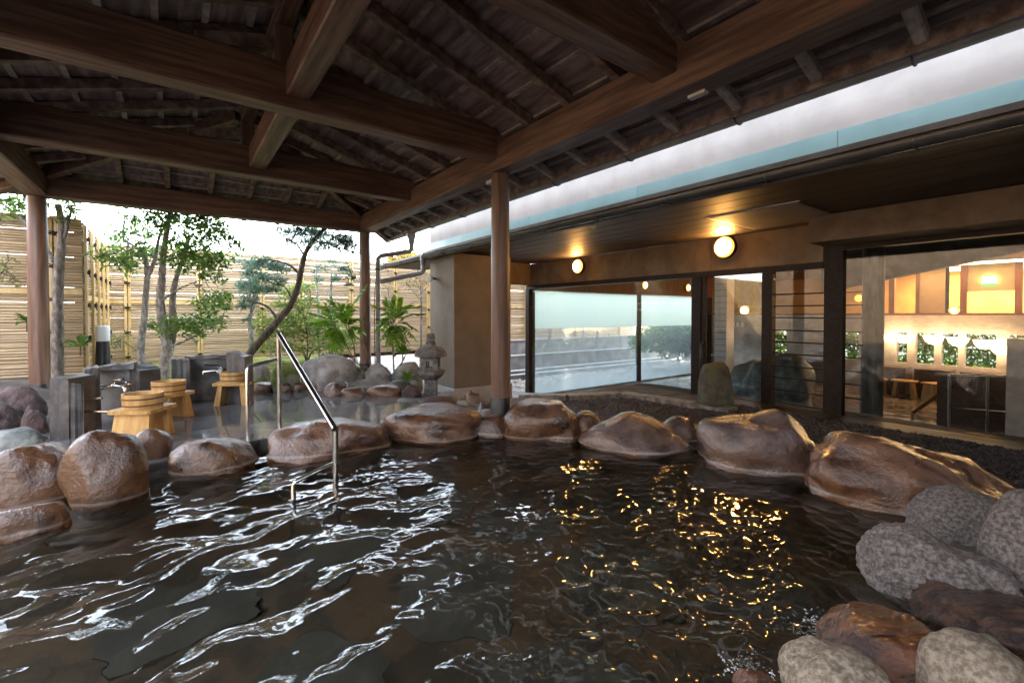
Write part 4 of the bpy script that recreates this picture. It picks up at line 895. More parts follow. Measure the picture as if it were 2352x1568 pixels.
# conduit and floodlights under the canopy edge
cd = thing('soffit_conduit', 'white conduit with a small floodlight under the canopy edge', 'conduit', (3.95, 4.4, 2.2))
a, b = XP(1178, 546, 3.98), XP(1362, 517, 3.98); mk('pipe', MB().tube([a, b], .011, 8), WHITEP, cd, 40)
mk('flood_head', MB().lathe([(.015,.03),(.03,.015),(.032,-.03),(.02,-.04)], tuple(b), 14), GREYP, cd, 40)
mk('hanger', MB().tube([a, (a.x, a.y, 2.231)], .006, 6), WHITEP, cd); mk('hanger', MB().tube([b, (b.x, b.y, 2.231)], .006, 6), WHITEP, cd)
fq = XP(1001, 640, WX); ft = thing('flood_lamp', 'small unlit round floodlight on the corner pillar', 'lamp', tuple(fq))
mb = MB().lathe([(.02,0),(.06,.02),(.075,.07),(.07,.10),(.002,.102)], (0,0,0), 18); rt = Vector((0,0,1)).rotation_difference(Vector((-.75,-.45,.0)).normalized()).to_matrix(); mb.v = [tuple(fq + Vector((-.10,-.0,0)) + rt @ Vector(v)) for v in mb.v]; mk('head', mb, WHITEP, ft, 40)
mk('arm', MB().tube([fq, fq + Vector((-.12,-.0,0))], .02, 10), BLACKM, ft, 40)
# kerb stones and dark gravel between pool and bathhouse
kp = [G(1190,908,-.06), G(1300,910,-.06), G(1425,903,-.06), G(1515,916,-.06), G(1600,928,-.06), G(1690,943,-.06)]
kn = ['long flat kerb stone at the far left end of the gravel','flat kerb stone second from the left along the gravel','flat kerb stone third along the gravel, at the bend','flat kerb stone left of the standing stone','flat kerb stone at the foot of the standing stone']
for k in range(5):
    a, b = kp[k], kp[k+1]; d = (b - a).normalized()
    mb = MB().bar(a + d*.006 + Vector((.06,.06,-.05)), b - d*.006 + Vector((.06,.06,-.05)), .24, .12, ch=.012)
    tag(mk('kerb_stone', mb, M('kerb_stone_%d' % k, (.09,.075,.065), (.24,.2,.17), 12, rough=.3, r2=.6, bump=.6, bscale=40, bdist=.008)), kn[k], 'kerb stone', 'kerb stones along the gravel')
random.seed(21); GV = MB()
octf = [(0,1,4),(1,2,4),(2,3,4),(3,0,4),(1,0,5),(2,1,5),(3,2,5),(0,3,5)]
GP = [(3.0,4.2),(4.1,4.75),(4.5,4.55),(5.2,4.25),(5.3,3.25),(6.0,3.0),(6.0,-1.5),(3.6,-1.5),(3.5,.6),(3.9,1.6),(3.5,2.8)]
cnt = 0
while cnt < 9000:
    x, y = random.uniform(3.0, 6.0), random.uniform(-.6, 4.8)
    if not inpoly(x, y, GP): continue
    s = random.uniform(.010, .026); a = random.random() * 3.1; ca, sa = math.cos(a)*s, math.sin(a)*s; z = -.098 + s*.3
    GV.add([(x+ca,y+sa,z),(x-sa*.7,y+ca*.7,z+.003),(x-ca,y-sa,z),(x+sa*.7,y-ca*.7,z-.002),(x,y,z+s*.6),(x,y,z-s*.6)], octf); cnt += 1
tag(mk('gravel', GV, M('dark_gravel', (.018,.018,.024), (.07,.068,.08), 90, rough=.35, r2=.6)), 'dark blue grey gravel between the pool boulders and the bathhouse', 'gravel', kind='stuff')
gb = MB().prism(GP, -.2, -.098); tag(mk('gravel_bed', gb, M('gravel_bed', (.015,.015,.018), (.05,.045,.045), 30, rough=.7, c3=(.06,.08,.01), c3scale=1.6, c3lo=.58, c3hi=.68)), None, None, kind='structure')
# pebbles and stepped concrete wall outside the end window
PB = MB()
random.seed(5)
for _ in range(1500):
    x, y = random.uniform(5.3, 14), random.uniform(8.15, 10.5); s = random.uniform(.05, .085); a = random.random()*3; z = -.80
    n0 = len(PB.v); ring = [(math.cos(t), math.sin(t)) for t in [k*math.pi/3 + a for k in range(6)]]
    PB.add([(x+c*s, y+d*s*.75, z+.0) for c, d in ring] + [(x+c*s*.7, y+d*s*.5, z+s*.5) for c, d in ring] + [(x, y, z+s*.62)], [(i,(i+1)%6,6+(i+1)%6,6+i) for i in range(6)] + [(6+i,6+(i+1)%6,12) for i in range(6)])
pb = mk('pebbles', PB, M('pale_pebble', (.2,.18,.155), (.34,.31,.27), 4, rough=.7), smooth=80); tag(pb, 'pale round pebbles outside the end window', 'pebbles', kind='stuff')
sw = thing('stepped_wall', 'stepped grey concrete retaining wall outside the frosted window', 'wall', (9, 10.8, -.8))
for y0, z1, nm in ((10.55, -.68, 'step'), (10.75, -.59, 'step'), (11.0, -.16, 'wall_tier'), (11.35, .28, 'wall_tier')):
    mk(nm, MB().box(5.6, y0, -.9, 17.5 if z1 > 0 else 16.5, y0 + (.198 if z1 < -.5 else .248 if z1 < 0 else .3), z1), CONC, sw)
    mk('coping', MB().box(5.6, y0-.03, z1+.0005, 16.5, y0+.16, z1+.03), M('coping', (.32,.32,.32), (.4,.4,.4), 3, rough=.5), sw)

# ------------------------------------------------------------------ bamboo fences
def slat_mesh(length, r_=.0138, seg=6):
    mb = MB(); n = max(2, int(length / 1.2))
    vs = []; 
    for i in range(n + 1):
        x = length * i / n
        for k in range(seg):
            a = math.pi * (k / (seg - 1)) ; vs.append((x, -math.sin(a) * r_ * .8, math.cos(a) * r_))
    fs = []
    for i in range(n):
        for k in range(seg - 1): fs.append((i*seg+k, i*seg+k+1, (i+1)*seg+k+1, (i+1)*seg+k))
        fs.append((i*seg+seg-1, i*seg, (i+1)*seg, (i+1)*seg+seg-1))
    fs += [tuple(range(seg)), tuple(range(n*seg, (n+1)*seg))[::-1]]
    mb.add(vs, fs); m = mb.mesh('slat'); set_auto(m, 50); m.materials.append(BAMB); return m
TIE = MB()
TIE.tube([(-.05,-.055,.0),(.05,-.055,.004)], .016, 6).tube([(0,-.06,-.025),(0,-.062,.03)], .02, 6).tube([(.01,-.065,-.02),(.05,-.07,-.06)], .007, 5).tube([(-.01,-.065,.02),(-.055,-.07,.04)], .007, 5)
tiem = TIE.mesh('tie'); tiem.materials.append(CORD)
def fence(label, p0, ang, length, zb, h, post_at, seed, gaps=.5, pitch=.0395, hole=None):
    rnd = random.Random(seed); t = thing('bamboo_fence', label, 'fence', (p0[0], p0[1], zb), 'bamboo fences'); t.rotation_euler = (0, 0, ang)
    sm_ = slat_mesh(length); n = int(h / pitch)
    band = {int(n*.53), int(n*.54)}
    def put(m_or, name, loc, mat=None, par=t):
        o = mk(name, m_or, mat); o.parent = par; o.location = loc; return o
    for k in range(n):
        z = .06 + k * pitch + rnd.uniform(-.004, .004)
        if hole and hole[2] < z + zb < hole[3]:
            for a, b in ((0, hole[0]), (hole[1], length)):
                if b - a > .05: o = put(slat_mesh(b - a), 'slat', (a, rnd.uniform(-.004, .004), z))
            continue
        o = put(sm_, 'slat', (0, rnd.uniform(-.004, .004), z)); o.rotation_euler = (0, rnd.uniform(-.0012, .0012), 0); o.scale = (1, 1, rnd.uniform(.9, 1.12))
    z = .03
    while z < h + .02:
        up_ = z > h * .45; bh_ = rnd.uniform(.10, .26) if up_ else rnd.uniform(.25, .4); z1 = min(h + .03, z + bh_)
        put(MB().box(0, .006, z, length, .014, z1), 'backing_board', (0, 0, 0), BACKB)
        z = z1 + (rnd.uniform(.004, .03) * gaps ** 2 if up_ or rnd.random() < .3 else .001)
    put(MB().box(0, -.024, h*.535, length, -.016, h*.535 + .075), 'band_board', (0,0,0), BAMP)
    put(MB().box(0, -.02, h + .03, length, .03, h + .055), 'top_rail', (0,0,0), BAMP)
    put(MB().box(0, -.03, -.06, length, .03, .03), 'base_board', (0,0,0), FRAME)
    bt = MB().box(-.022, -.048, 0, .022, -.018, h + .02); bm_ = bt.mesh('batten'); bm_.materials.append(BAMP)
    pm = MB().box(-.045, .02, -.1, .045, .09, h + .08).mesh('fence_post'); pm.materials.append(BAMP)
    for x in post_at:
        for dx in (-.032, .032): put(bm_, 'batten', (x + dx, 0, 0))
        put(pm, 'fence_post', (x, 0, 0))
        for q in (.08, .29, .50, .71, .92): o = put(tiem, 'cord_tie', (x, 0, h * q)); o.rotation_euler = (0, rnd.uniform(-.3, .3), 0)
    return t
fence('bamboo slat fence at the far left behind the left post', (-9.0, 9.0), 0, 7.94, .2, 2.22, [7.65, 6.75, 5.5, 4.2, 2.9, 1.6, .3], 1, .62)
fence('short bamboo fence section receding from the corner by the garden lamp', (-1.06, 9.02), math.pi/2, 2.95, .1, 2.28, [.06, .75, 1.45, 2.15, 2.8], 2, .8)
bf_posts = [.35, 1.55, 2.75, 3.6, 4.8, 6.0, 7.0, 8.2, 9.4, 10.6, 11.8, 13, 14.2, 15.4]
hA, hB = YP(925, 650, 12).x, YP(990, 650, 12).x
fence('long bamboo fence across the back of the garden', (-1.1, 12.0), 0, 17.6, .05, 2.38, bf_posts, 3, 1.0)

# ------------------------------------------------------------------ plants
def leaves(mb, centre, rad, n, size, rnd, aspect=.42, droop=.2, flat=1.0):
    c = Vector(centre)
    for _ in range(n):
        d = Vector((rnd.gauss(0,1), rnd.gauss(0,1), rnd.gauss(0,1))); d.normalize(); d *= rnd.random() ** .45
        p = c + Vector((d.x * rad, d.y * rad, d.z * rad * flat)) * 1.0
        dr = Vector((rnd.gauss(0,1), rnd.gauss(0,1), rnd.gauss(0,.6) - droop)).normalized(); up = Vector((rnd.gauss(0,.5), rnd.gauss(0,.5), 1)).normalized()
        s = size * rnd.uniform(.6, 1.25); sd_ = dr.cross(up)
        if sd_.length < .1: continue
        sd_.normalize(); nn = sd_.cross(dr); w_ = s * aspect * .5
        mb.add([p, p + dr*s*.45 + sd_*w_ + nn*w_*.35, p + dr*s - nn*s*.06, p + dr*s*.45 - sd_*w_ + nn*w_*.35], [(0,1,2),(0,2,3)])
def needles(mb, centre, rad, n, ln, rnd, flat=.6):
    c = Vector(centre)
    for _ in range(n):
        d = Vector((rnd.gauss(0,1), rnd.gauss(0,1), rnd.gauss(0,1))).normalized() * rnd.random() ** .5
        p = c + Vector((d.x*rad, d.y*rad, d.z*rad*flat)); ax_ = Vector((rnd.gauss(0,.7)+d.x*.5, rnd.gauss(0,.7)+d.y*.5, .7)).normalized()
        for k in range(7):
            dr = (ax_ + Vector((rnd.gauss(0,.55), rnd.gauss(0,.55), rnd.gauss(0,.4)))).normalized(); sd_ = dr.orthogonal().normalized() * .006; l = ln * rnd.uniform(.7, 1.2)
            mb.add([p - sd_, p + sd_, p + dr * l], [(0,1,2)])
def pxpath(pts, dpt, jit=0, rnd=None): return [DP(x, y, dpt + (d[0] if d else 0)) for x, y, *d in pts]
def smooth_path(pts, sub=4):
    P_ = [Vector(p) for p in pts]; o = []
    for i in range(len(P_) - 1):
        p0, p1, p2, p3 = P_[max(i-1,0)], P_[i], P_[i+1], P_[min(i+2, len(P_)-1)]
        for k in range(sub):
            t = k / sub; o.append(.5 * ((2*p1) + (p2-p0)*t + (2*p0-5*p1+4*p2-p3)*t*t + (3*p1-p0-3*p2+p3)*t**3))
    o.append(P_[-1]); return o
def limb(mb, pts, r0, r1, seg=8, rnd=None):
    pp = smooth_path(pts, 4); n = len(pp); rad = [(r0 + (r1 - r0) * (i/(n-1))) * (1 + (rnd.uniform(-.07,.07) if rnd else 0)) for i in range(n)]
    mb.tube(pp, rad, seg)
def tree(name, label, cat, dpt, limbs, clusters, bark, leafm, seed, lsize, ldens, needle=False, group=None, aspect=.42, flat=.8, twigs=True):
    rnd = random.Random(seed); base = DP(limbs[0][0][0][0], limbs[0][0][0][1], dpt)
    t = thing(name, label, cat, tuple(base), group); tb = MB(); cr = MB(); tips = []
    for pts, r0, r1 in limbs:
        w_ = pxpath(pts, dpt); limb(tb, w_, r0, r1, 8, rnd); tips += [(p, r1) for p in smooth_path(w_, 3)]
    for cl in clusters:
        x, y, r_ = cl[:3]; dz = cl[3] if len(cl) > 3 else rnd.uniform(-.35, .35)
        c = DP(x, y, dpt + dz); rad = r_ / FPX * dpt * (1.3 if needle else 1.7)
        if twigs:
            q = min(tips, key=lambda a: (a[0] - c).length)[0]; md = (q + c) / 2 + Vector((rnd.gauss(0,.05), rnd.gauss(0,.05), rnd.gauss(0,.04) - .02)); limb(tb, [q, md, c], .010, .003, 5)
            for _ in range(4):
                e_ = c + Vector((rnd.gauss(0,.6), rnd.gauss(0,.6), rnd.gauss(0,.5))) * rad; tb.tube([c, (c + e_)/2 + Vector((0,0,.02)), e_], [.004,.003,.0015], 4)
        n = int(ldens * (2.6 if needle else 1.9) * (rad / .2) ** 2 * rnd.uniform(.7, 1.3))
        (needles(cr, c, rad, n, lsize, rnd, flat) if needle else leaves(cr, c, rad, n, lsize, rnd, aspect, .2, flat))
    mk('trunk', tb, bark, t, 60); mk('crown', cr, leafm, t); return t
GT = 'trees in the garden'
tree('camellia_tree', 'broadleaf tree with several pale and dark trunks behind the stools', 'tree', 6.9,
  [([(334,905),(328,850),(323,800),(330,740),(334,690),(338,640),(335,600),(322,575)],.055,.03), ([(372,905),(376,850),(384,800),(374,740),(368,690),(372,640),(376,580),(385,520),(392,480)],.085,.028),
   ([(384,815,.1),(398,760,.1),(396,700,.1),(402,650,.1),(418,600,.1),(430,550,.1)],.06,.02), ([(338,640),(355,600),(362,560),(372,530),(400,500),(450,480)],.03,.01), ([(322,575),(300,560),(282,545),(286,510),(283,485)],.02,.006),
   ([(378,800),(420,785),(450,770),(480,755)],.022,.007), ([(372,690),(400,670),(430,655),(470,640)],.02,.006), ([(338,615),(380,600),(420,585),(470,570)],.02,.006)],
  [(238,583,14),(262,598,20),(285,590,20),(310,582,18),(335,578,16),(268,560,18),(300,540,16),(262,535,12),(325,505,18),(300,500,14),(352,490,20),(380,482,16),(345,535,14),(405,500,20),(430,512,22),(455,505,20),(480,512,20),(500,530,16),(520,545,14),(515,520,12),(470,540,20),(440,550,18),(405,560,18),(430,580,20),(460,590,22),(490,600,22),(505,585,18),(395,590,16),(420,610,16),(470,625,14),(495,690,22),(470,695,18),(515,680,12),(505,640,10),(470,735,20),(440,745,18),(405,742,18),(495,740,18),(350,745,14),(380,760,12),(455,765,14),(520,705,10),(360,585,14),(540,560,14),(300,615,12),(330,560,12),(415,480,16),(460,478,16),(500,495,14),(380,520,14)],
  BARKP, LEAFD, 101, .10, 52, group=GT)
tree('camellia_tree', 'tree with forked branches partly hidden by the left post', 'tree', 6.1,
  [([(134,900),(132,800),(133,700),(136,610),(142,560),(141,510),(133,470)],.07,.035), ([(132,570),(150,540),(158,505),(166,470)],.03,.01), ([(122,600),(100,560),(70,530),(45,500),(20,480),(0,462)],.028,.01), ([(70,530),(78,500),(100,480)],.012,.005)],
  [(12,468,14),(35,462,14),(20,490,10),(55,475,12),(75,492,14),(95,478,12),(105,498,10),(60,455,12),(155,480,12),(166,470,14),(140,470,12),(172,490,8),(90,460,10),(0,505,10),(22,462,16),(48,488,10),(150,500,10)],
  BARKP, LEAFD, 102, .09, 40, group=GT)
pn = tree('leaning_pine', 'pine with a leaning curved trunk behind the handrail', 'tree', 8.3,
  [([(552,855),(572,815),(605,775),(640,735),(668,700),(684,660),(692,620),(702,580),(722,550),(745,525),(765,510)],.08,.03), ([(640,735),(615,705),(590,695),(568,690)],.03,.01), ([(690,635),(670,612),(640,600),(600,595)],.03,.008), ([(700,590),(680,560),(650,545)],.025,.008), ([(745,530),(735,510),(720,500)],.03,.01), ([(720,552),(770,565),(790,590),(812,640)],.018,.005), ([(672,690),(655,660),(625,650)],.02,.006)],
  [(660,535,22),(690,530,24),(720,535,26),(750,540,26),(780,550,24),(795,565,20),(705,555,20),(740,560,22),(770,575,18),(665,555,14),(800,550,16),(730,575,14),(810,580,14),(600,600,20),(625,610,20),(645,620,18),(580,625,20),(605,640,20),(640,645,18),(570,655,20),(595,665,18),(572,690,18),(560,705,14),(625,665,14),(585,610,16),(790,620,10),(770,640,9),(812,640,9),(800,655,8),(570,735,9)],
  BARKD, PINE, 103, .075, 42, needle=True, group=GT, flat=.55)
tree('young_pine', 'slim straight young pine in front of the back fence', 'tree', 10.2,
  [([(762,830),(757,760),(760,680),(762,620)],.05,.02), ([(735,830),(733,740),(728,650),(725,590)],.035,.012), ([(760,680),(735,650)],.012,.004), ([(762,640),(790,620),(800,610)],.012,.004)],
  [(762,600,14),(745,615,12),(785,615,12),(732,645,12),(800,630,10),(772,640,10),(725,625,10)], BARKP, PINE, 104, .08, 26, needle=True, group=GT)
tree('pale_trunk_tree', 'pale stemmed pine with bluish tufts left of the leaning pine', 'tree', 9.4,
  [([(572,840),(578,790),(574,730),(585,690),(580,640),(575,600)],.06,.02), ([(580,650),(600,620),(615,590)],.015,.005), ([(578,640),(560,610),(545,590)],.015,.005)],
  [(575,640,18),(600,640,16),(560,665,16),(585,670,16),(575,610,14),(610,610,12),(550,600,12),(575,700,12)], BARKP, PINE, 105, .08, 30, needle=True, group=GT)
SH = 'shrubs in the garden'
tree('pale_shrub', 'pale green deciduous shrub between the leaning pine and the far post', 'shrub', 9.2,
  [([(705,840),(700,815),(690,800),(672,790),(650,785)],.02,.006), ([(705,840),(715,810),(740,795),(765,790)],.02,.006), ([(705,840),(706,780),(700,730)],.016,.005)],
  [(600,745,16),(620,735,16),(645,740,20),(670,730,20),(695,735,22),(720,740,20),(745,745,20),(770,750,18),(610,765,16),(640,765,20),(675,760,22),(710,765,22),(745,770,22),(780,775,20),(800,770,16),(600,790,14),(630,795,18),(665,795,16),(700,800,14),(740,795,18),(775,800,16),(640,700,14),(670,690,16),(690,700,16),(715,690,14),(655,670,14),(690,665,16),(710,655,12),(640,660,10),(810,790,12),(600,720,10),(760,720,10)],
  BARKD, LEAFL, 106, .085, 40, group=SH, aspect=.5, flat=.6)
tree('sunlit_tree', 'thin tree with golden leaves beside the building corner', 'tree', 10.6,
  [([(966,860),(967,780),(968,700),(966,660)],.035,.015), ([(967,690),(950,670),(935,655)],.012,.004), ([(967,675),(985,655)],.012,.004), ([(967,740),(985,730)],.01,.004), ([(905,820),(898,740),(893,680)],.025,.008)],
  [(940,655,12),(955,645,14),(970,640,14),(983,650,10),(960,665,10),(945,635,10),(980,630,12),(893,660,10),(880,650,10),(960,620,8)], BARKP, LEAFY, 107, .06, 18, group=GT)
tree('red_tipped_shrub', 'slender shrub with reddish tip leaves right of the far post', 'shrub', 8.9,
  [([(862,850),(860,700),(866,620),(880,560)],.012,.003)], [(878,575,9),(886,560,7),(895,605,9),(882,615,10),(868,640,10),(905,590,7),(868,590,8)], BARKD, M('reddish_leaf', (.12,.05,.02), (.17,.15,.03), 3, rough=.5, trans=.4), 108, .06, 18, group=SH)
for k, (px, py, dd) in enumerate(((372,885,7.0),(350,880,7.2))): pass
# pinnate plants in front of the far post
def pinnate(mb, st, a, b, c, pairs, ln, rnd):
    """frond: rachis a-b-c with paired leaflets"""
    pp = smooth_path([a, b, c], 6); st.tube(pp, [.004 - .003*i/(len(pp)-1) for i in range(len(pp))], 5)
    n = len(pp); 
    for k in range(pairs):
        t = .18 + .8 * k / pairs; i = min(n-2, int(t * (n-1))); p = pp[i].lerp(pp[i+1], t*(n-1)-i); d = (pp[min(i+1,n-1)] - pp[i]).normalized()
        up = Vector((0,0,1)) - d * d.z; up = up.normalized() if up.length > .2 else -_fw
        sd_ = d.cross(up).normalized(); L_ = ln * (1 - .35 * abs(t - .45))
        for s in (-1, 1):
            dr = (sd_ * s * .8 + d * .55 - up * .25 + _u * .1 + Vector((rnd.gauss(0,.08), rnd.gauss(0,.08), rnd.gauss(0,.08)))).normalized(); wd = dr.cross(up).normalized() * L_ * .17; nn = up * L_ * .08
            mb.add([p, p + dr*L_*.35 + wd + nn, p + dr*L_*.72 + wd*.75 + nn*.6, p + dr*L_ - nn, p + dr*L_*.72 - wd*.75 + nn*.6, p + dr*L_*.35 - wd + nn, p + dr*L_*.4 - nn*.2], [(0,6,1),(1,6,2),(2,6,3),(3,6,4),(4,6,5),(5,6,0)])
    e_ = pp[-1]; d = (pp[-1] - pp[-3]).normalized(); wd = d.orthogonal().normalized() * ln * .17
    mb.add([e_, e_ + d*ln*.4 + wd, e_ + d*ln, e_ + d*ln*.4 - wd], [(0,1,2),(0,2,3)])
def mahonia(label, dpt, stems, crown, tips, seed, ln=.10):
    rnd = random.Random(seed); t = thing('pinnate_shrub', label, 'shrub', tuple(DP(stems[0][0][0], stems[0][0][1], dpt)), SH); sb = MB(); lb = MB()
    for s_ in stems: limb(sb, pxpath(s_, dpt), .013, .006, 7, rnd)
    c = [DP(x, y, dpt) for x, y in crown]
    for (x, y, dz, lift) in tips:
        e_ = DP(x, y, dpt + dz); a = min(c, key=lambda q: (q - e_).length); mid = (a + e_) / 2 + Vector((0, 0, lift)); pinnate(lb, sb, a, mid, e_, 9, ln, rnd)
    mk('stems', sb, STEM, t, 60); mk('leaves', lb, LEAFM, t)
mahonia('bright green shrub with paired leaflets left of the far post', 7.1,
  [[(866,892),(850,850),(815,830),(800,800),(785,775),(772,755)], [(866,892),(838,870),(835,845),(825,830)], [(815,830),(812,790),(800,760),(790,742)], [(866,892),(840,800),(815,770),(800,750)]],
  [(772,752),(790,742),(800,750),(825,830)],
  [(832,668,.1,.06),(722,722,-.1,.05),(726,748,.1,.04),(742,770,-.1,.03),(752,704,.15,.06),(805,712,.2,.05),(822,735,-.1,.05),(812,772,.05,.03),(775,800,-.15,.02),(795,700,-.2,.06),(765,690,.2,.06),(745,738,.2,.06),(830,760,.2,.04),(785,786,.1,.0),(735,700,.3,.05),(718,738,.25,.05),(760,770,.2,.03),(800,735,-.3,.05),(770,720,-.25,.07)], 201, .15)
mahonia('bright green shrub with paired leaflets right of the far post', 7.1,
  [[(868,890),(890,870),(918,840),(932,810),(925,780),(910,750)], [(905,855),(902,800),(900,760),(905,740)]],
  [(908,745),(905,738)],
  [(962,722,.05,.06),(955,705,.15,.07),(868,706,-.05,.05),(878,775,-.1,.05),(890,795,.1,.04),(935,788,-.05,.05),(948,752,.1,.06),(912,686,.0,.04),(872,742,.15,.06),(920,800,.15,.05),(890,692,.15,.05),(940,700,-.15,.06),(905,790,-.2,.06),(925,715,.3,.06),(885,720,.3,.05),(950,775,.2,.05),(870,760,.3,.05)], 202, .14)
def rosette(name, label, x, y, dpt, n, ln, seed, mat, wd=.16, upb=.7, cat='plant'):
    rnd = random.Random(seed); p = DP(x, y, dpt); t = thing(name, label, cat, tuple(p), 'low plants in the garden'); mb = MB(); sb = MB(); sb.tube([p - Vector((0,0,.1)), p + Vector((0,0,.04))], [.012,.008], 6)
    for k in range(n):
        a = 6.283 * k / n + rnd.uniform(-.3,.3); l = ln * rnd.uniform(.7,1.15); el = rnd.uniform(.2, 1.1) * upb
        d = Vector((math.cos(a)*math.cos(el), math.sin(a)*math.cos(el), math.sin(el))); m1 = p + d*l*.6 + Vector((0,0,.02)); e_ = p + d*l - Vector((0,0,l*.3*math.cos(el))); s_ = d.cross(Vector((0,0,1))).normalized() * l * wd * .5
        mb.add([p + Vector((0,0,.03)), m1 + s_, e_, m1 - s_, m1 - Vector((0,0,.012))], [(0,4,1),(1,4,2),(2,4,3),(3,4,0)])
    mk('stem', sb, STEM, t); mk('leaves', mb, mat, t); return t
rosette('palmate_plant', 'glossy leafy plant left of the lantern', 925, 815, 7.0, 26, .20, 301, LEAFM, .3, 1.0); rosette('strap_leaf_plant', 'bright strap leaved plant at the foot of the lantern', 937, 880, 6.6, 22, .24, 303, LEAFM, .14, 1.2)
rosette('fern', 'small bright fern below the pale trunks', 375, 885, 6.7, 24, .26, 304, LEAFM, .14, .8, 'fern'); rosette('palmate_plant', 'leafy plant with large leaves between the left post and the garden lamp', 185, 800, 6.2, 18, .26, 305, LEAFG, .34, 1.0)
rosette('palmate_plant', 'leafy sprig behind the left post', 62, 745, 6.0, 16, .22, 306, LEAFG, .34, 1.0)
tree('maple_sprig', 'light green sprig drooping right of the garden lamp', 'shrub', 7.6, [([(190,850),(205,815),(240,795),(280,780)],.012,.004)], [(255,775,12),(275,785,14),(300,795,14),(320,800,12),(290,775,10),(265,795,8)], STEM, LEAFL, 307, .06, 20, group=SH)
tree('maple_sprig', 'pale sprig of leaves at the left edge', 'shrub', 5.9, [([(-30,700),(-10,650),(10,620)],.01,.004)], [(5,605,14),(20,600,12),(8,635,14),(25,640,12),(-10,620,16),(30,650,8)], STEM, LEAFL, 308, .06, 22, group=SH)
# low green shrubs between the garden boulders
for k, (x, y, r_, lab) in enumerate(((655,838,20,'low clipped shrub left of the pale garden boulder'),(800,850,22,'low grey green shrub right of the pale garden boulder'),(870,855,22,'low grey green shrub right of the far post'),(890,870,16,'low shrub by the rounded edging stone'))):
    tree('low_shrub', lab, 'shrub', 7.9, [([(x, y+22),(x, y)],.01,.005)], [(x-10,y,r_*.7,0),(x+8,y+4,r_*.7,.1),(x,y+10,r_*.8,-.1)], STEM, M('low_leaf_%d' % k, (.05,.09,.03), (.14,.19,.08), 4, rough=.6, trans=.3), 320+k, .035, 60, group=SH, twigs=False)
# hedges seen through the bathhouse windows
rnd = random.Random(9)
for k, (x, y0, y1, lab) in enumerate(((15.6, .2, 3.6, 'bright clipped hedge beyond the indoor wash counters'),(15.6, 4.0, 6.8, 'bright clipped hedge seen through the sliding door'))):
    hb = thing('hedge', lab, 'hedge', (x, (y0+y1)/2, -.8), 'hedges beyond the bathhouse windows'); mb = MB(); tb = MB()
    n = int((y1-y0)/.25)
    for i in range(n):
        yy = y0 + (y1-y0)*i/(n-1); leaves(mb, (x, yy, .38), .42, 420, .11, rnd, .55); leaves(mb, (x, yy, -.15), .42, 380, .11, rnd, .55); tb.tube([(x, yy, -.85), (x, yy, .2)], .02, 5)
    mk('foliage', mb, M('sunny_hedge_leaf_%d' % k, (.1,.22,.02), (.26,.42,.07), 3, rough=.5, trans=.55), hb); mk('stems', tb, BARKD, hb)
tree('garden_shrub', 'bright shrub beyond the frosted window, right part', 'shrub', 15.5, [([(1560,850),(1555,810),(1550,780)],.04,.02)], [(1500,775,24),(1525,765,24),(1555,770,28),(1585,775,28),(1540,795,22),(1580,800,22),(1470,785,16),(1610,770,24)], BARKD, LEAFG, 331, .16, 60, group=SH)
tree('bare_stem_tree', 'thin curved stem in front of the fence beyond the frosted window', 'tree', 13.6, [([(1245,800),(1262,775),(1258,740),(1262,715)],.035,.02), ([(1330,790),(1340,760),(1338,720)],.025,.015), ([(1370,790),(1372,750),(1370,715)],.03,.02)], [(1350,775,10),(1300,780,10),(1400,775,12),(1255,735,8)], BARKP, LEAFL, 332, .08, 16, group=GT)
# trees beyond the fence
for k, (x, y, dd, s, lm, lab) in enumerate(((940,640,22,1.0,LEAFY,'golden sunlit tree beyond the back fence near the building'),(1000,650,24,1.1,LEAFY,'golden sunlit tree hidden partly by the corner pillar'))):
    tree('far_tree', lab, 'tree', dd, [([(x, 800),(x, 700),(x+3, 650)],.16,.06)], [(x-30,y-10,26),(x,y-25,30),(x+30,y,28),(x-15,y+35,28),(x+20,y+40,26),(x,y+75,26),(x-35,y+60,22),(x+35,y+80,22)], BARKD, lm, 340+k, .26, 45, group='trees beyond the fence')
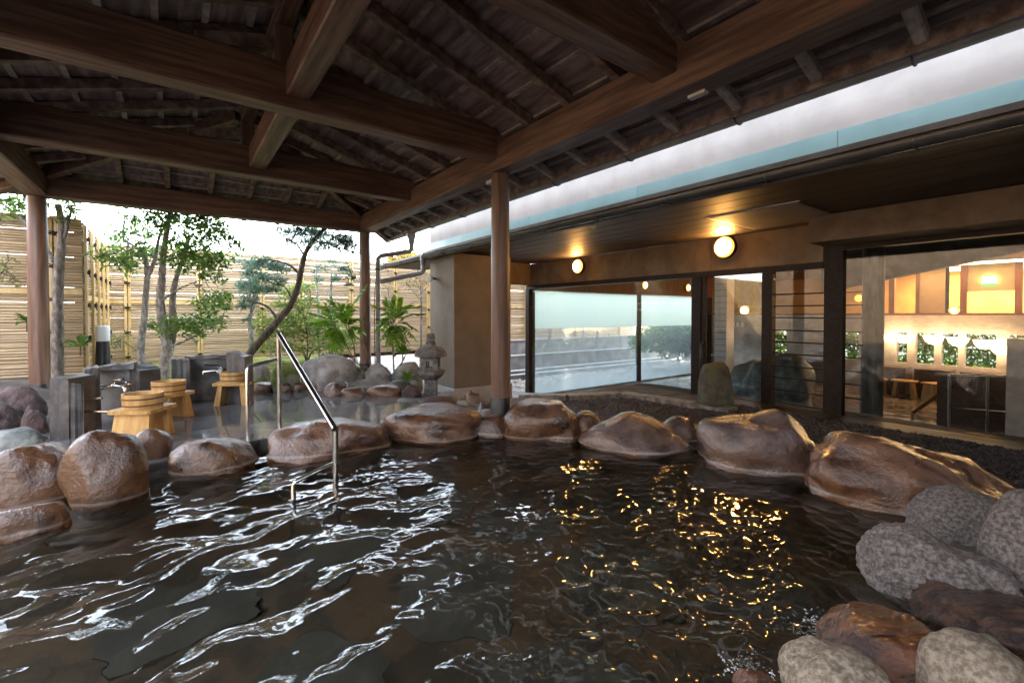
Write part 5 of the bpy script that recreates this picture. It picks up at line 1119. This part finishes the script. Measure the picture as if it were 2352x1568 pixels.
# unseen walls added behind and left of the pool to block sky light
gw = thing('blocker_wall', 'unseen wall added behind the pool to block sky light', 'wall', (-2, -7.6, 0))
mk('wall', MB().box(-7, -7.8, -.2, 5, -7.6, 2.5), DARKW, gw); mk('coping', MB().box(-7.05, -7.85, 2.501, 5, -7.55, 2.57), TILE, gw)
gw = thing('blocker_wall', 'unseen wall added on the left to block low sky and its reflection in the glass', 'wall', (-6.9, 0, 0))
mk('wall', MB().box(-7, -7.59, -.2, -6.8, 8.9, 4.0), BROWNW, gw); mk('coping', MB().box(-7.05, -7.54, 4.001, -6.75, 8.9, 4.07), TILE, gw)
# garden path lamp
gl_ = DP(237, 848, 7.0); t = thing('garden_lamp', 'black garden bollard lamp with a white head near the fence corner', 'lamp', (gl_.x, gl_.y, gl_.z))
s_ = 7.0/FPX; zt0, zt1 = DP(233, 783, 7.0).z, DP(233, 748, 7.0).z
mk('bollard', MB().lathe([(15*s_, gl_.z-.2),(14*s_, gl_.z+.1),(12*s_, zt0-.004)], (gl_.x, gl_.y, 0), 18), BLACKM, t, 40)
mk('lamp_head', MB().lathe([(12.5*s_, zt0),(13*s_, zt0+.02),(13*s_, zt1-.02),(11.5*s_, zt1)], (gl_.x, gl_.y, 0), 22), WHITEP, t, 40)
# inflow: thin sheet of water, foam and drops
random.seed(13); FB = MB()
def blob(c, s):
    a = [(s,0,0),(-s,0,0),(0,s,0),(0,-s,0),(0,0,s),(0,0,-s)]; FB.add([(c.x+p[0]*random.uniform(.6,1.3), c.y+p[1]*random.uniform(.6,1.3), c.z+p[2]*random.uniform(.5,1.2)) for p in a], [(0,2,4),(2,1,4),(1,3,4),(3,0,4),(2,0,5),(1,2,5),(3,1,5),(0,3,5)])
for (px0, py0, sx_, sy_, cnt_) in ((1868,1440,.07,.035,260),(1722,1535,.04,.03,150)):
    c0 = G(px0, py0, -.085)
    for k in range(cnt_):
        a_ = random.gauss(0, 1); bq = random.gauss(0, 1); p = c0 + _r * (a_ * sx_) + Vector((_fw.x, _fw.y, 0)) * (bq * sy_ + .3 * sx_ * math.sin(a_ * 3))
        air = random.random() < .25; p.z += abs(random.gauss(0, .03)) if air else 0; blob(p, random.uniform(.0008, .0022) if air else random.uniform(.002, .0065))
fm, t_, b__ = newmat('foam'); b__.inputs['Base Color'].default_value = (.8,.82,.85,1); b__.inputs['Transmission Weight'].default_value = .55; b__.inputs['IOR'].default_value = 1.33; b__.inputs['Roughness'].default_value = .05
tag(mk('splash', FB, fm, smooth=180), 'foam and drops where the inflow falls into the pool', 'splash', kind='stuff')
